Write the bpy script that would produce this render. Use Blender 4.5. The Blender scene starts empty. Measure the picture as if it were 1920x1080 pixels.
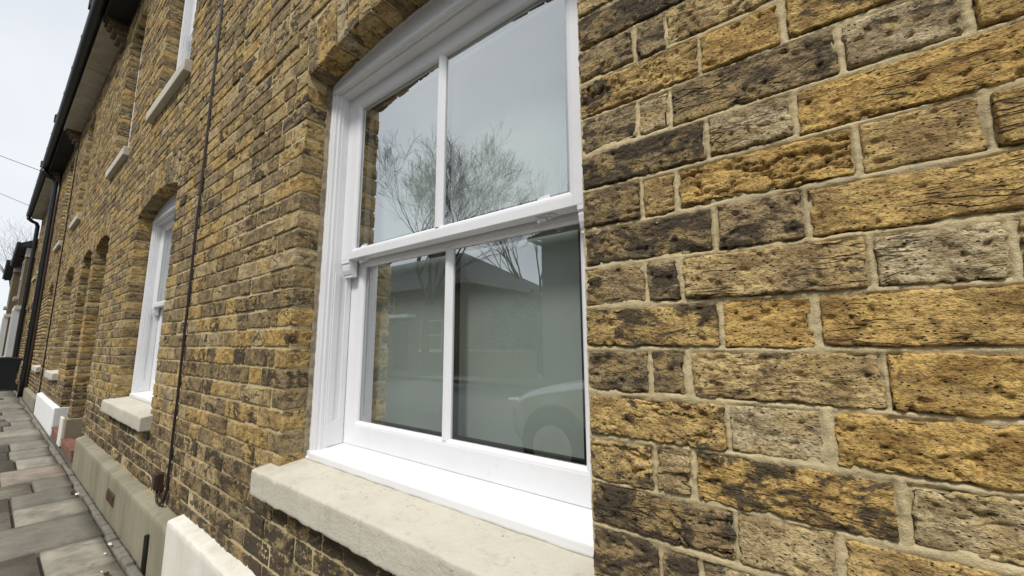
import bpy, bmesh, math, random
import numpy as np
from mathutils import Vector, Matrix

random.seed(11)
rng = np.random.default_rng(7)
S = bpy.context.scene
COL = S.collection
rad = math.radians

# ------------------------------------------------------------------ camera
EYE = Vector((0.0, -0.675, 1.12))
YAW, PITCH, ROLL, FPX = 37.228, 8.157, -0.181, 742.75
cy_, sy_ = math.cos(rad(YAW)), math.sin(rad(YAW))
cp_, sp_ = math.cos(rad(PITCH)), math.sin(rad(PITCH))
FWD = Vector((-sy_*cp_, cy_*cp_, sp_)); RGT0 = Vector((cy_, sy_, 0)); UP0 = RGT0.cross(FWD)
cr_, sr_ = math.cos(rad(ROLL)), math.sin(rad(ROLL))
RGT = RGT0*cr_ + UP0*sr_; UPV = UP0*cr_ - RGT0*sr_
cam = bpy.data.cameras.new('camera'); camo = bpy.data.objects.new('camera', cam); COL.objects.link(camo)
m = Matrix.Identity(4)
for i in range(3):
    m[i][0], m[i][1], m[i][2], m[i][3] = RGT[i], UPV[i], -FWD[i], EYE[i]
camo.matrix_world = m
cam.sensor_width = 36.0; cam.lens = FPX/1920*36.0
cam.clip_start = 0.02; cam.clip_end = 2000
S.camera = camo

# ------------------------------------------------------------------ sky, sun, exposure
SUN_EL, SUN_AZ = 54.0, 164.0          # azimuth of the bright part of the overcast, degrees from +Y clockwise
w = bpy.data.worlds.new('World'); S.world = w; w.use_nodes = True
nt = w.node_tree; nt.nodes.clear()
o_ = nt.nodes.new('ShaderNodeOutputWorld'); bg = nt.nodes.new('ShaderNodeBackground')
sky = nt.nodes.new('ShaderNodeTexSky'); sky.sky_type = 'NISHITA'; sky.sun_disc = False
sky.sun_elevation = rad(SUN_EL); sky.sun_rotation = rad(SUN_AZ)
tc = nt.nodes.new('ShaderNodeTexCoord'); nz = nt.nodes.new('ShaderNodeTexNoise')
nz.inputs['Scale'].default_value = 3.0; nz.inputs['Detail'].default_value = 5; nz.inputs['Roughness'].default_value = .5
mr = nt.nodes.new('ShaderNodeMapRange'); mr.inputs['From Min'].default_value = .3; mr.inputs['From Max'].default_value = .7
mr.inputs['To Min'].default_value = 0; mr.inputs['To Max'].default_value = 1
cl = nt.nodes.new('ShaderNodeMix'); cl.data_type = 'RGBA'
cl.inputs[6].default_value = (3.5, 3.72, 3.95, 1); cl.inputs[7].default_value = (4.45, 4.55, 4.65, 1)
mx = nt.nodes.new('ShaderNodeMix'); mx.data_type = 'RGBA'; mx.inputs[0].default_value = .93
L = nt.links.new
L(tc.outputs['Generated'], nz.inputs['Vector']); L(nz.outputs[0], mr.inputs[0]); L(mr.outputs[0], cl.inputs[0])
L(sky.outputs[0], mx.inputs[6]); L(cl.outputs[2], mx.inputs[7]); L(mx.outputs[2], bg.inputs[0])
bg.inputs[1].default_value = 0.1; L(bg.outputs[0], o_.inputs[0])
sl = bpy.data.lights.new('sun', 'SUN'); so = bpy.data.objects.new('sun', sl); COL.objects.link(so)
sl.energy = 1.5; sl.angle = rad(12); sl.color = (1.0, .97, .92)
a = rad(SUN_AZ); e = rad(SUN_EL)
so.rotation_euler = Vector((math.sin(a)*math.cos(e), math.cos(a)*math.cos(e), math.sin(e))).to_track_quat('Z', 'Y').to_euler()
S.view_settings.view_transform = 'Standard'; S.view_settings.look = 'None'
S.view_settings.exposure = 1.1; S.view_settings.gamma = 1.0; S.view_settings.use_curve_mapping = False
S.render.resolution_x = 1024; S.render.resolution_y = 576

# ------------------------------------------------------------------ helpers
def tag(o, label=None, cat=None, group=None, kind=None):
    if label: o['label'] = label
    if cat: o['category'] = cat
    if group: o['group'] = group
    if kind: o['kind'] = kind
    return o

def empty(name, loc=(0, 0, 0), label=None, cat=None, group=None, parent=None):
    o = bpy.data.objects.new(name, None); o.empty_display_size = .1
    COL.objects.link(o); o.location = loc
    if parent: o.parent = parent
    return tag(o, label, cat, group)

def meshobj(name, verts, faces, mat, parent=None, smooth=False):
    me = bpy.data.meshes.new(name); me.from_pydata([tuple(v) for v in verts], [], [tuple(f) for f in faces])
    if mat: me.materials.append(mat)
    if smooth: me.shade_smooth()
    me.update()
    o = bpy.data.objects.new(name, me); COL.objects.link(o)
    if parent:
        o.parent = parent
        o.matrix_parent_inverse = parent_world(parent).inverted()
    return o

def parent_world(o):
    mm = Matrix.LocRotScale(o.location, o.rotation_euler, o.scale)
    while o.parent:
        pm = Matrix.LocRotScale(o.parent.location, o.parent.rotation_euler, o.parent.scale)
        mm = pm @ o.matrix_parent_inverse @ mm; o = o.parent
    return mm

class MB:
    def __init__(s): s.v = []; s.f = []
    def add(s, vs, fs):
        b = len(s.v); s.v += [tuple(v) for v in vs]; s.f += [tuple(i+b for i in f) for f in fs]; return s
    def box(s, x0, x1, y0, y1, z0, z1, c=0.0):
        if c <= 0:
            vs = [(x0,y0,z0),(x1,y0,z0),(x1,y1,z0),(x0,y1,z0),(x0,y0,z1),(x1,y0,z1),(x1,y1,z1),(x0,y1,z1)]
            return s.add(vs, [(0,3,2,1),(4,5,6,7),(0,1,5,4),(1,2,6,5),(2,3,7,6),(3,0,4,7)])
        bm = bmesh.new(); bmesh.ops.create_cube(bm, size=1)
        for v in bm.verts:
            v.co = Vector(((x0+x1)/2+v.co.x*(x1-x0), (y0+y1)/2+v.co.y*(y1-y0), (z0+z1)/2+v.co.z*(z1-z0)))
        bmesh.ops.bevel(bm, geom=bm.edges[:], offset=c, segments=2, profile=.5, affect='EDGES')
        bm.verts.ensure_lookup_table()
        for i, v in enumerate(bm.verts): v.index = i
        s.add([v.co[:] for v in bm.verts], [[v.index for v in f.verts] for f in bm.faces]); bm.free(); return s
    def prism(s, poly, axis, a0, a1):
        # poly list of 2D; axis 'x','y','z' extrusion
        n = len(poly)
        def P(p, t):
            return {'x': (t, p[0], p[1]), 'y': (p[0], t, p[1]), 'z': (p[0], p[1], t)}[axis]
        vs = [P(p, a0) for p in poly]+[P(p, a1) for p in poly]
        fs = [tuple(range(n-1, -1, -1)), tuple(range(n, 2*n))]+[(i, (i+1) % n, n+(i+1) % n, n+i) for i in range(n)]
        return s.add(vs, fs)
    def tube(s, pts, r, n=8, cap=True, r1=None):
        pts = [Vector(p) for p in pts]; k = len(pts); vs = []; prev = None
        for i, p in enumerate(pts):
            d = (pts[min(i+1, k-1)]-pts[max(i-1, 0)]).normalized()
            up = Vector((0, 0, 1)) if abs(d.z) < .95 else Vector((1, 0, 0))
            if prev is not None: up = prev
            u = d.cross(up); u = u.normalized() if u.length > 1e-6 else Vector((1, 0, 0))
            v_ = u.cross(d); prev = v_
            rr = r if r1 is None else r+(r1-r)*i/max(1, k-1)
            for j in range(n):
                t = 2*math.pi*j/n; vs.append(p+u*math.cos(t)*rr+v_*math.sin(t)*rr)
        fs = [(i*n+j, i*n+(j+1) % n, (i+1)*n+(j+1) % n, (i+1)*n+j) for i in range(k-1) for j in range(n)]
        if cap: fs += [tuple(range(n-1, -1, -1)), tuple((k-1)*n+j for j in range(n))]
        return s.add(vs, fs)
    def lathe(s, prof, c, axis='y', n=20):
        # prof (r, t) along axis through c
        vs = []
        for r, t in prof:
            for j in range(n):
                a_ = 2*math.pi*j/n; u, v_ = r*math.cos(a_), r*math.sin(a_)
                vs.append({'y': (c[0]+u, c[1]+t, c[2]+v_), 'x': (c[0]+t, c[1]+u, c[2]+v_), 'z': (c[0]+u, c[1]+v_, c[2]+t)}[axis])
        k = len(prof)
        fs = [(i*n+j, i*n+(j+1) % n, (i+1)*n+(j+1) % n, (i+1)*n+j) for i in range(k-1) for j in range(n)]
        fs += [tuple(range(n-1, -1, -1)), tuple((k-1)*n+j for j in range(n))]
        return s.add(vs, fs)
    def build(s, name, mat, parent=None, smooth=False):
        return meshobj(name, s.v, s.f, mat, parent, smooth)

def smooth_by_angle(o, deg=35):
    me = o.data; bm = bmesh.new(); bm.from_mesh(me)
    bmesh.ops.recalc_face_normals(bm, faces=bm.faces[:])
    for f in bm.faces: f.smooth = True
    for ed in bm.edges:
        if len(ed.link_faces) == 2 and ed.calc_face_angle(0) > rad(deg): ed.smooth = False
    bm.to_mesh(me); bm.free(); return o

# vectorised value noise -------------------------------------------------
def _h(ix, iy, iz):
    n = (ix*374761393 + iy*668265263 + iz*1274126177) & 0xFFFFFFFF
    n = ((n ^ (n >> 13))*1274126177) & 0xFFFFFFFF
    n = ((n ^ (n >> 16))*2246822519) & 0xFFFFFFFF
    return ((n ^ (n >> 15)) & 0xFFFFFF).astype(np.float32)/np.float32(0xFFFFFF)
def vnoise(P):
    F = np.floor(P); I = F.astype(np.int64); t = (P-F).astype(np.float32); t = t*t*t*(t*(t*6-15)+10)
    x, y, z = I[:, 0], I[:, 1], I[:, 2]; tx, ty, tz = t[:, 0], t[:, 1], t[:, 2]
    def lx(yy, zz): return _h(x, yy, zz)*(1-tx)+_h(x+1, yy, zz)*tx
    return ((lx(y, z)*(1-ty)+lx(y+1, z)*ty)*(1-tz)+(lx(y, z+1)*(1-ty)+lx(y+1, z+1)*ty)*tz)*2-1
def fbm(P, o=3):
    r = 0; a_ = 1.; s_ = 0
    for i in range(o):
        r = r+vnoise(P*(2.03**i)+i*17.3)*a_; s_ += a_; a_ *= .5
    return r/s_

def to_px(P):
    d = np.asarray(P)-np.array(EYE); z = d@np.array(FWD); z = np.where(z < .02, .02, z)
    return np.stack([960+FPX*(d@np.array(RGT))/z, 540-FPX*(d@np.array(UPV))/z, z], -1)

# ------------------------------------------------------------------ materials
def newmat(name):
    mt = bpy.data.materials.new(name); mt.use_nodes = True
    n = mt.node_tree; n.nodes.clear()
    out = n.nodes.new('ShaderNodeOutputMaterial'); b = n.nodes.new('ShaderNodeBsdfPrincipled')
    n.links.new(b.outputs[0], out.inputs[0]); return mt, n, b
class N:
    """tiny node helper"""
    def __init__(s, n): s.n = n; s.pos = n.nodes.new('ShaderNodeNewGeometry').outputs['Position']
    def noise(s, scale, detail=4, rough=.55, vec=None, dist=0):
        q = s.n.nodes.new('ShaderNodeTexNoise'); q.inputs['Scale'].default_value = scale
        q.inputs['Detail'].default_value = detail; q.inputs['Roughness'].default_value = rough; q.inputs['Distortion'].default_value = dist
        s.n.links.new(vec if vec is not None else s.pos, q.inputs['Vector']); return q.outputs[0]
    def voro(s, scale, vec=None, out='Distance'):
        q = s.n.nodes.new('ShaderNodeTexVoronoi'); q.inputs['Scale'].default_value = scale
        s.n.links.new(vec if vec is not None else s.pos, q.inputs['Vector']); return q.outputs[out]
    def scale(s, v, k):
        q = s.n.nodes.new('ShaderNodeVectorMath'); q.operation = 'MULTIPLY'; s.n.links.new(v, q.inputs[0]); q.inputs[1].default_value = k; return q.outputs[0]
    def vadd(s, a_, b_):
        q = s.n.nodes.new('ShaderNodeVectorMath'); q.operation = 'ADD'; s.n.links.new(a_, q.inputs[0]); s.n.links.new(b_, q.inputs[1]); return q.outputs[0]
    def math(s, op, a_, b_=None):
        q = s.n.nodes.new('ShaderNodeMath'); q.operation = op
        for i, x in enumerate((a_, b_)):
            if x is None: continue
            if isinstance(x, (int, float)): q.inputs[i].default_value = x
            else: s.n.links.new(x, q.inputs[i])
        return q.outputs[0]
    def rng(s, v, a_, b_, c=0., d=1.):
        q = s.n.nodes.new('ShaderNodeMapRange'); q.interpolation_type = 'SMOOTHSTEP'; s.n.links.new(v, q.inputs[0])
        q.inputs[1].default_value, q.inputs[2].default_value, q.inputs[3].default_value, q.inputs[4].default_value = a_, b_, c, d
        return q.outputs[0]
    def mix(s, f, a_, b_):
        q = s.n.nodes.new('ShaderNodeMix'); q.data_type = 'RGBA'
        for i, x in ((0, f), (6, a_), (7, b_)):
            if isinstance(x, (int, float)): q.inputs[i].default_value = x
            elif isinstance(x, tuple): q.inputs[i].default_value = (*x, 1)
            else: s.n.links.new(x, q.inputs[i])
        return q.outputs[2]
    def ramp(s, f, stops, interp='LINEAR'):
        q = s.n.nodes.new('ShaderNodeValToRGB'); q.color_ramp.interpolation = interp
        e_ = q.color_ramp.elements
        while len(e_) < len(stops): e_.new(.5)
        for el, (p_, c_) in zip(e_, stops): el.position = p_; el.color = (*c_, 1)
        s.n.links.new(f, q.inputs[0]); return q.outputs[0]
    def bump(s, b, h, strength, dist=.002, prev=None):
        q = s.n.nodes.new('ShaderNodeBump'); q.inputs['Strength'].default_value = strength; q.inputs['Distance'].default_value = dist
        s.n.links.new(h, q.inputs['Height'])
        if prev is not None: s.n.links.new(prev, q.inputs['Normal'])
        s.n.links.new(q.outputs[0], b.inputs['Normal']); return q.outputs[0]
    def col(s, b, c): s.n.links.new(c, b.inputs['Base Color'])

def mat_plain(name, c, rough=.6, metal=0, var=.12, scale=8, bump=0, bscale=200, spec=.5):
    mt, n, b = newmat(name); h = N(n)
    c2 = tuple(max(0, x*(1-var*1.6)) for x in c); c1 = tuple(min(1, x*(1+var*.5)) for x in c)
    h.col(b, h.mix(h.rng(h.noise(scale, 6, .65), .3, .7), c2, c1))
    b.inputs['Roughness'].default_value = rough; b.inputs['Metallic'].default_value = metal
    b.inputs['Specular IOR Level'].default_value = spec
    if bump: h.bump(b, h.noise(bscale, 4), bump)
    return mt

def mat_brick():
    mt, n, b = newmat('stock_brick'); h = N(n)
    at = n.nodes.new('ShaderNodeAttribute'); at.attribute_name = 'bk'
    sp = n.nodes.new('ShaderNodeSeparateXYZ'); n.links.new(at.outputs['Vector'], sp.inputs[0])
    tone, soot_shade, seed = sp.outputs
    cmb = n.nodes.new('ShaderNodeCombineXYZ')
    for i, k in enumerate((31., 17., 53.)): n.links.new(h.math('MULTIPLY', seed, k), cmb.inputs[i])
    v = h.vadd(h.pos, cmb.outputs[0])
    vs = h.scale(v, (1, 1, 1.7))
    n1 = h.noise(15, 6, .62, vs, .4); n2 = h.noise(60, 5, .6, vs); n3 = h.noise(7, 4, .6, v); nf = h.noise(260, 3, .6, v)
    base = h.ramp(tone, [(0, (.63, .41, .13)), (.2, (.58, .41, .165)), (.4, (.57, .47, .29)), (.6, (.47, .31, .155)), (.8, (.35, .265, .14)), (1, (.31, .21, .095))])
    dark = h.ramp(tone, [(0, (.24, .135, .038)), (.4, (.27, .20, .11)), (.6, (.20, .12, .065)), (.8, (.135, .103, .062)), (1, (.105, .072, .04))])
    c = h.mix(h.math('MULTIPLY', h.rng(n1, .42, .64), .9), base, dark)
    c = h.mix(h.math('MULTIPLY', h.rng(n2, .49, .64), .72), c, dark)
    c = h.mix(h.math('MULTIPLY', h.rng(n3, .54, .74), .22), c, (.44, .36, .22))      # dusty lime bloom
    c = h.mix(h.math('MULTIPLY', h.rng(h.noise(11, 4, .6, vs, .5), .52, .64), .55), c, (.43, .30, .115))
    # sooty face; under sill and arch it also carries painted shade
    sf = h.math('ADD', h.math('ADD', h.math('MULTIPLY', soot_shade, 1.15), .15), h.math('MULTIPLY', h.math('SUBTRACT', h.noise(13, 5, .65, vs, .8), .5), 3.2))
    sf = h.math('ADD', sf, h.math('MULTIPLY', h.math('SUBTRACT', n2, .5), .9))
    sc = h.mix(n2, (.022, .019, .017), (.10, .078, .05))
    c = h.mix(h.math('MULTIPLY', h.rng(sf, .66, .98), .93), c, sc)
    # creases: old clay folds, coloured darker along the fold
    fl_ = h.scale(v, (8, 8, 46)); fl2 = h.noise(1., 3, .5, fl_, .35)
    crease = h.math('MULTIPLY', h.rng(seed, .45, .75), h.math('MULTIPLY', h.rng(h.math('ABSOLUTE', h.math('SUBTRACT', fl2, .5)), .028, .0), h.rng(h.noise(9, 2, .5, v), .46, .58)))
    c = h.mix(h.math('MULTIPLY', crease, .7), c, (.035, .024, .015))
    # tiny pits and pale flecks
    pit = h.voro(120, vs); pk = h.noise(40, 2, .5, v)
    c = h.mix(h.math('MULTIPLY', h.math('MULTIPLY', h.rng(pit, .27, .15), h.rng(pk, .44, .54)), .95), c, (.03, .022, .016))
    c = h.mix(h.math('MULTIPLY', h.rng(h.voro(90, v), .10, .05), h.rng(h.noise(22, 2, .5, v), .58, .66)), c, (.62, .58, .48))
    c = h.mix(h.math('MULTIPLY', h.rng(nf, .45, .68), .5), c, (.07, .048, .026))
    h.col(b, c); b.inputs['Roughness'].default_value = .93; b.inputs['Specular IOR Level'].default_value = .25
    hh = h.math('ADD', h.math('MULTIPLY', nf, .5), h.math('MULTIPLY', h.noise(90, 4, .7, vs), 1.0))
    hh = h.math('SUBTRACT', h.math('SUBTRACT', hh, h.math('MULTIPLY', h.rng(pit, .26, .1), .6)), h.math('MULTIPLY', crease, .9))
    h.bump(b, hh, 1.0, .005); return mt

def mat_mortar():
    mt, n, b = newmat('lime_mortar'); h = N(n)
    n1 = h.noise(9, 5, .6); n2 = h.noise(70, 5, .7); n3 = h.noise(500, 3, .6)
    c = h.mix(h.rng(n1, .3, .7), (.60, .49, .285), (.46, .37, .205))
    c = h.mix(h.math('MULTIPLY', h.rng(n2, .48, .72), .6), c, (.22, .18, .11)); c = h.mix(h.math('MULTIPLY', h.rng(h.noise(2.6, 4, .6), .5, .68), .5), c, (.26, .215, .14))
    c = h.mix(h.math('MULTIPLY', h.rng(n3, .5, .8), .5), c, (.60, .52, .36))
    h.col(b, c); b.inputs['Roughness'].default_value = .95; b.inputs['Specular IOR Level'].default_value = .2
    h.bump(b, h.math('ADD', n2, h.math('MULTIPLY', n3, .6)), .8, .003); return mt

def mat_stonepaint():
    mt, n, b = newmat('cream_painted_stone'); h = N(n)
    n1 = h.noise(5, 5, .6); n2 = h.noise(38, 6, .7, h.scale(h.pos, (.5, 1, 1))); n3 = h.noise(24, 3, .6, None, 1.)
    c = h.mix(h.rng(n1, .3, .7), (.55, .515, .425), (.49, .455, .37))
    c = h.mix(h.math('MULTIPLY', h.rng(n2, .56, .70), .6), c, (.37, .345, .275))
    c = h.mix(h.math('MULTIPLY', h.rng(h.voro(34), .11, .04), h.rng(n3, .47, .55)), c, (.10, .085, .06))
    c = h.mix(h.math('MULTIPLY', h.rng(h.noise(1., 4, .6, h.scale(h.pos, (30, 30, 2.2))), .54, .70), .35), c, (.36, .335, .26))
    h.col(b, c); b.inputs['Roughness'].default_value = .8
    h.bump(b, h.math('SUBTRACT', h.math('ADD', h.noise(90, 4, .6), h.math('MULTIPLY', n2, 1.5)), h.rng(h.voro(34), .14, .03, 0, .6)), .45, .004); return mt

def mat_whitepaint(name='white_window_paint', c=(.75, .75, .765), rough=.34):
    mt, n, b = newmat(name); h = N(n)
    cc = h.mix(h.rng(h.noise(4, 4, .6), .4, .75), c, tuple(x*.94 for x in c))
    cc = h.mix(h.math('MULTIPLY', h.rng(h.noise(28, 6, .7), .58, .74), .28), cc, (.50, .49, .455))
    h.col(b, cc)
    b.inputs['Roughness'].default_value = rough; h.bump(b, h.noise(90, 4, .6, h.scale(h.pos, (.35, 1, 1))), .12, .001); return mt

def mat_glass():
    mt = bpy.data.materials.new('coated_glass'); mt.use_nodes = True; n = mt.node_tree; n.nodes.clear()
    out = n.nodes.new('ShaderNodeOutputMaterial'); t = n.nodes.new('ShaderNodeBsdfTransparent'); g = n.nodes.new('ShaderNodeBsdfGlossy')
    t.inputs[0].default_value = (.86, .90, .88, 1); g.inputs[0].default_value = (.97, 1., 1., 1); g.inputs[1].default_value = .0
    fr = n.nodes.new('ShaderNodeLayerWeight'); fr.inputs[0].default_value = .5
    h = N(n)
    q = n.nodes.new('ShaderNodeBump'); q.inputs['Strength'].default_value = .02; q.inputs['Distance'].default_value = .01
    n.links.new(h.noise(4, 1, .4), q.inputs['Height']); n.links.new(q.outputs[0], g.inputs['Normal'])
    f = h.rng(fr.outputs['Facing'], 0., .8, GLASS_R0, GLASS_R1)
    mxs = n.nodes.new('ShaderNodeMixShader'); n.links.new(f, mxs.inputs[0]); n.links.new(t.outputs[0], mxs.inputs[1]); n.links.new(g.outputs[0], mxs.inputs[2])
    n.links.new(mxs.outputs[0], out.inputs[0]); return mt
GLASS_R0, GLASS_R1 = .33, .62

def mat_concrete(name, c1, c2, dirt, vert=True):
    mt, n, b = newmat(name); h = N(n)
    v = h.scale(h.pos, (1.6, 1, .35)) if vert else h.pos
    n1 = h.noise(3.2, 6, .62, v); n2 = h.noise(14, 6, .7, v); n3 = h.noise(160, 4, .6)
    c = h.mix(h.rng(n1, .34, .66), c1, c2)
    c = h.mix(h.math('MULTIPLY', h.rng(n2, .52, .74), .6), c, dirt)
    c = h.mix(h.math('MULTIPLY', h.rng(n3, .5, .75), .3), c, tuple(x*.5 for x in c1))
    h.col(b, c); b.inputs['Roughness'].default_value = .9
    h.bump(b, h.math('ADD', n3, h.math('MULTIPLY', h.noise(22, 5, .6), 1.2)), .4, .003); return mt

def mat_slab():
    mt, n, b = newmat('york_stone_slab'); h = N(n)
    at = n.nodes.new('ShaderNodeAttribute'); at.attribute_name = 'bk'
    sp = n.nodes.new('ShaderNodeSeparateXYZ'); n.links.new(at.outputs['Vector'], sp.inputs[0])
    base = h.ramp(sp.outputs[0], [(0, (.175, .16, .13)), (.35, (.22, .20, .165)), (.6, (.26, .237, .19)), (.85, (.35, .32, .258)), (1, (.33, .265, .215))])
    n1 = h.noise(5, 6, .65); n2 = h.noise(26, 6, .7, h.scale(h.pos, (1, .5, 1))); n3 = h.noise(230, 3, .6)
    c = h.mix(h.math('MULTIPLY', h.rng(n1, .42, .62), .5), base, (.10, .098, .07))
    c = h.mix(h.math('MULTIPLY', h.rng(n2, .5, .66), .5), c, (.10, .09, .068))
    c = h.mix(h.math('MULTIPLY', h.rng(n3, .5, .75), .35), c, (.33, .31, .26))
    c = h.mix(h.math('MULTIPLY', h.rng(h.voro(11), .10, .06), .45), c, (.06, .058, .05))
    c = h.mix(h.math('MULTIPLY', h.rng(h.noise(2.2, 5, .65), .54, .66), .35), c, (.13, .135, .085))
    h.col(b, c); b.inputs['Roughness'].default_value = .8
    h.bump(b, h.math('ADD', n3, h.math('MULTIPLY', n2, 2.)), .55, .004); return mt

M = {}
M['brick'] = mat_brick(); M['mortar'] = mat_mortar(); M['sill'] = mat_stonepaint(); M['white'] = mat_whitepaint()
M['glass'] = mat_glass(); M['spacer'] = mat_plain('black_spacer', (.012, .012, .013), .5, var=.1)
M['mastic'] = mat_plain('white_mastic', (.72, .72, .71), .6, var=.08, scale=30)
M['render_strip'] = mat_plain('brown_cement_fillet', (.27, .225, .15), .95, var=.35, scale=30, bump=.6, bscale=140)
M['blind'] = mat_plain('grey_green_blind', (.62, .665, .625), .9, var=.05, scale=2)
M['plinth_grey'] = mat_concrete('grey_cement_render', (.285, .255, .18), (.20, .185, .12), (.105, .105, .06))
M['plinth_white'] = mat_concrete('white_painted_render', (.74, .71, .63), (.66, .63, .55), (.52, .50, .42))
M['plinth_white2'] = mat_concrete('bright_white_render', (.80, .80, .78), (.72, .72, .70), (.60, .60, .58))
M['plinth_buff'] = mat_concrete('buff_stone_base', (.30, .26, .18), (.24, .20, .14), (.16, .14, .10))
M['slab'] = mat_slab()
M['bed'] = mat_concrete('pavement_bed', (.11, .10, .075), (.08, .075, .055), (.045, .05, .03), False)
M['asphalt'] = mat_concrete('asphalt', (.06, .06, .06), (.045, .045, .046), (.03, .03, .03), False)
M['kerb'] = mat_concrete('granite_kerb', (.30, .29, .27), (.24, .235, .22), (.16, .15, .14), False)
M['black_paint'] = mat_plain('black_pipe_paint', (.013, .013, .013), .35, var=.3, scale=20, bump=.15, bscale=60)
M['gutter'] = mat_plain('black_gutter', (.016, .017, .017), .45, var=.3, scale=12)
M['soffit_dark'] = mat_plain('black_soffit_board', (.012, .012, .012), .7, var=.3, scale=10)
M['soffit_cream'] = mat_plain('cream_soffit_board', (.52, .48, .40), .7, var=.15, scale=6)
M['slate'] = mat_plain('grey_slate', (.06, .062, .066), .85, var=.3, scale=6, bump=.5, bscale=60, spec=.2)
M['cable'] = mat_plain('black_cable', (.02, .014, .013), .45, var=.2)
M['brownplastic'] = mat_plain('brown_plastic', (.05, .026, .018), .4, var=.2, scale=40)
M['rust'] = mat_plain('rusty_iron', (.10, .055, .035), .8, var=.4, scale=60)
M['red_tile'] = mat_plain('red_quarry_tile', (.23, .10, .065), .7, var=.3, scale=14, bump=.3, bscale=80)
M['door'] = mat_plain('dark_door_paint', (.03, .035, .04), .35, var=.15)
M['bin'] = mat_plain('black_bin_plastic', (.013, .016, .022), .42, var=.2, scale=10)
M['rubber'] = mat_plain('tyre_rubber', (.016, .016, .016), .8, var=.2)
M['chrome'] = mat_plain('wheel_alloy', (.55, .55, .56), .3, 1., var=.1)
M['silver'] = mat_plain('silver_car_paint', (.42, .43, .44), .22, .6, var=.04)
M['whitecar'] = mat_plain('white_car_paint', (.72, .72, .72), .25, 0, var=.03)
M['bluecar'] = mat_plain('dark_blue_car_paint', (.03, .045, .08), .22, .3, var=.05)
M['carglass'] = mat_plain('car_glass', (.02, .023, .025), .06, 0, var=.05)
M['lamp'] = mat_plain('headlamp_lens', (.65, .66, .68), .12, .3, var=.05)
M['bark'] = mat_plain('grey_brown_bark', (.13, .115, .095), .95, var=.35, scale=18, bump=.8, bscale=50, spec=.2)
M['hedge'] = mat_plain('evergreen_leaf', (.035, .06, .028), .7, var=.4, scale=10)
M['opp_brick'] = mat_plain('brown_stock_brickwork', (.20, .15, .09), .95, var=.35, scale=16, bump=.6, bscale=40)
M['opp_render'] = mat_plain('grey_pebbledash', (.20, .195, .185), .95, var=.2, scale=30, bump=.6, bscale=120)
M['dark_glass'] = mat_plain('dark_far_glass', (.03, .035, .04), .08, 0, var=.1)
M['wire'] = mat_plain('wire_black', (.03, .03, .03), .6, var=.1)
M['paper'] = mat_plain('white_litter', (.75, .74, .70), .8, var=.15, scale=60)
M['leaf'] = mat_plain('dead_leaf', (.05, .035, .022), .9, var=.3, scale=60)
M['yellowline'] = mat_plain('road_line', (.6, .6, .56), .8, var=.2, scale=20)

# ------------------------------------------------------------------ facade layout
GAUGE, Z0C = .0757, .0517
EAVE = 5.26
HOUSES = [('A', -2.72, 3.3), ('B', -6.95, -2.72), ('C', -11.2, -6.95), ('D', -14.35, -11.2), ('E', -20.2, -14.35)]
# opening: x0, x1, zbottom, zspring, rise, kind
OPEN = [
    dict(h='A', k='win', x0=-1.55, x1=-.335, zb=.66, zs=2.205, rise=.06, id='W1'),
    dict(h='A', k='upwin', x0=-1.42, x1=-.46, zb=3.07, zs=4.72, rise=.06, id='U0'),
    dict(h='B', k='win', x0=-4.56, x1=-3.37, zb=.66, zs=2.225, rise=.085, id='W2'),
    dict(h='B', k='door', x0=-6.85, x1=-5.92, zb=.0, zs=2.26, rise=.10, id='D1'),
    dict(h='B', k='upwin', x0=-4.43, x1=-3.49, zb=3.07, zs=4.85, rise=.07, id='U1'),
    dict(h='B', k='upwin', x0=-6.40, x1=-5.56, zb=3.07, zs=4.85, rise=.07, id='U2'),
    dict(h='C', k='door', x0=-7.90, x1=-7.06, zb=.0, zs=2.26, rise=.10, id='D2'),
    dict(h='C', k='win', x0=-9.78, x1=-8.72, zb=.70, zs=2.25, rise=.10, id='G3'),
    dict(h='C', k='upwin', x0=-9.78, x1=-8.98, zb=3.07, zs=4.85, rise=.07, id='U3'),
    dict(h='D', k='win', x0=-12.72, x1=-11.68, zb=.70, zs=2.25, rise=.10, id='G4'),
    dict(h='D', k='upwin', x0=-12.45, x1=-11.6, zb=3.07, zs=4.85, rise=.07, id='U4'),
    dict(h='E', k='upwin', x0=-16.7, x1=-15.85, zb=3.07, zs=4.85, rise=.07, id='U5'),
    dict(h='E', k='upwin', x0=-18.9, x1=-18.05, zb=3.07, zs=4.85, rise=.07, id='U6'),
    dict(h='E', k='door', x0=-18.15, x1=-17.3, zb=.0, zs=2.22, rise=.12, id='D3'),
    dict(h='E', k='door', x0=-19.7, x1=-18.85, zb=.0, zs=2.22, rise=.12, id='D4'),
    dict(h='E', k='win', x0=-16.6, x1=-15.55, zb=.70, zs=2.25, rise=.10, id='G5'),
]
RING = .225
for o in OPEN:
    o['xc'] = (o['x0']+o['x1'])/2; hw = (o['x1']-o['x0'])/2; o['hw'] = hw
    o['R'] = (hw*hw+o['rise']**2)/(2*o['rise']); o['zc'] = o['zs']+o['rise']-o['R']; o['half'] = math.asin(hw/o['R'])
    o['ring'] = RING if o['k'] != 'upwin' else .15
def arch_z(o, x, extra=0):
    return o['zc']+math.sqrt(max(0, (o['R']+extra)**2-(x-o['xc'])**2))
def cut_x(o, z):
    """half width of the hole in the coursed brickwork at height z (None if no hole)"""
    if z < o['zb'] or z > o['zc']+o['R']+o['ring']: return None
    if z <= o['zs']: return o['hw']
    ex = math.sqrt(max(0, (o['R']+o['ring'])**2-(z-o['zc'])**2))
    return min(ex, o['hw']+(z-o['zs'])*math.tan(o['half']))

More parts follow.
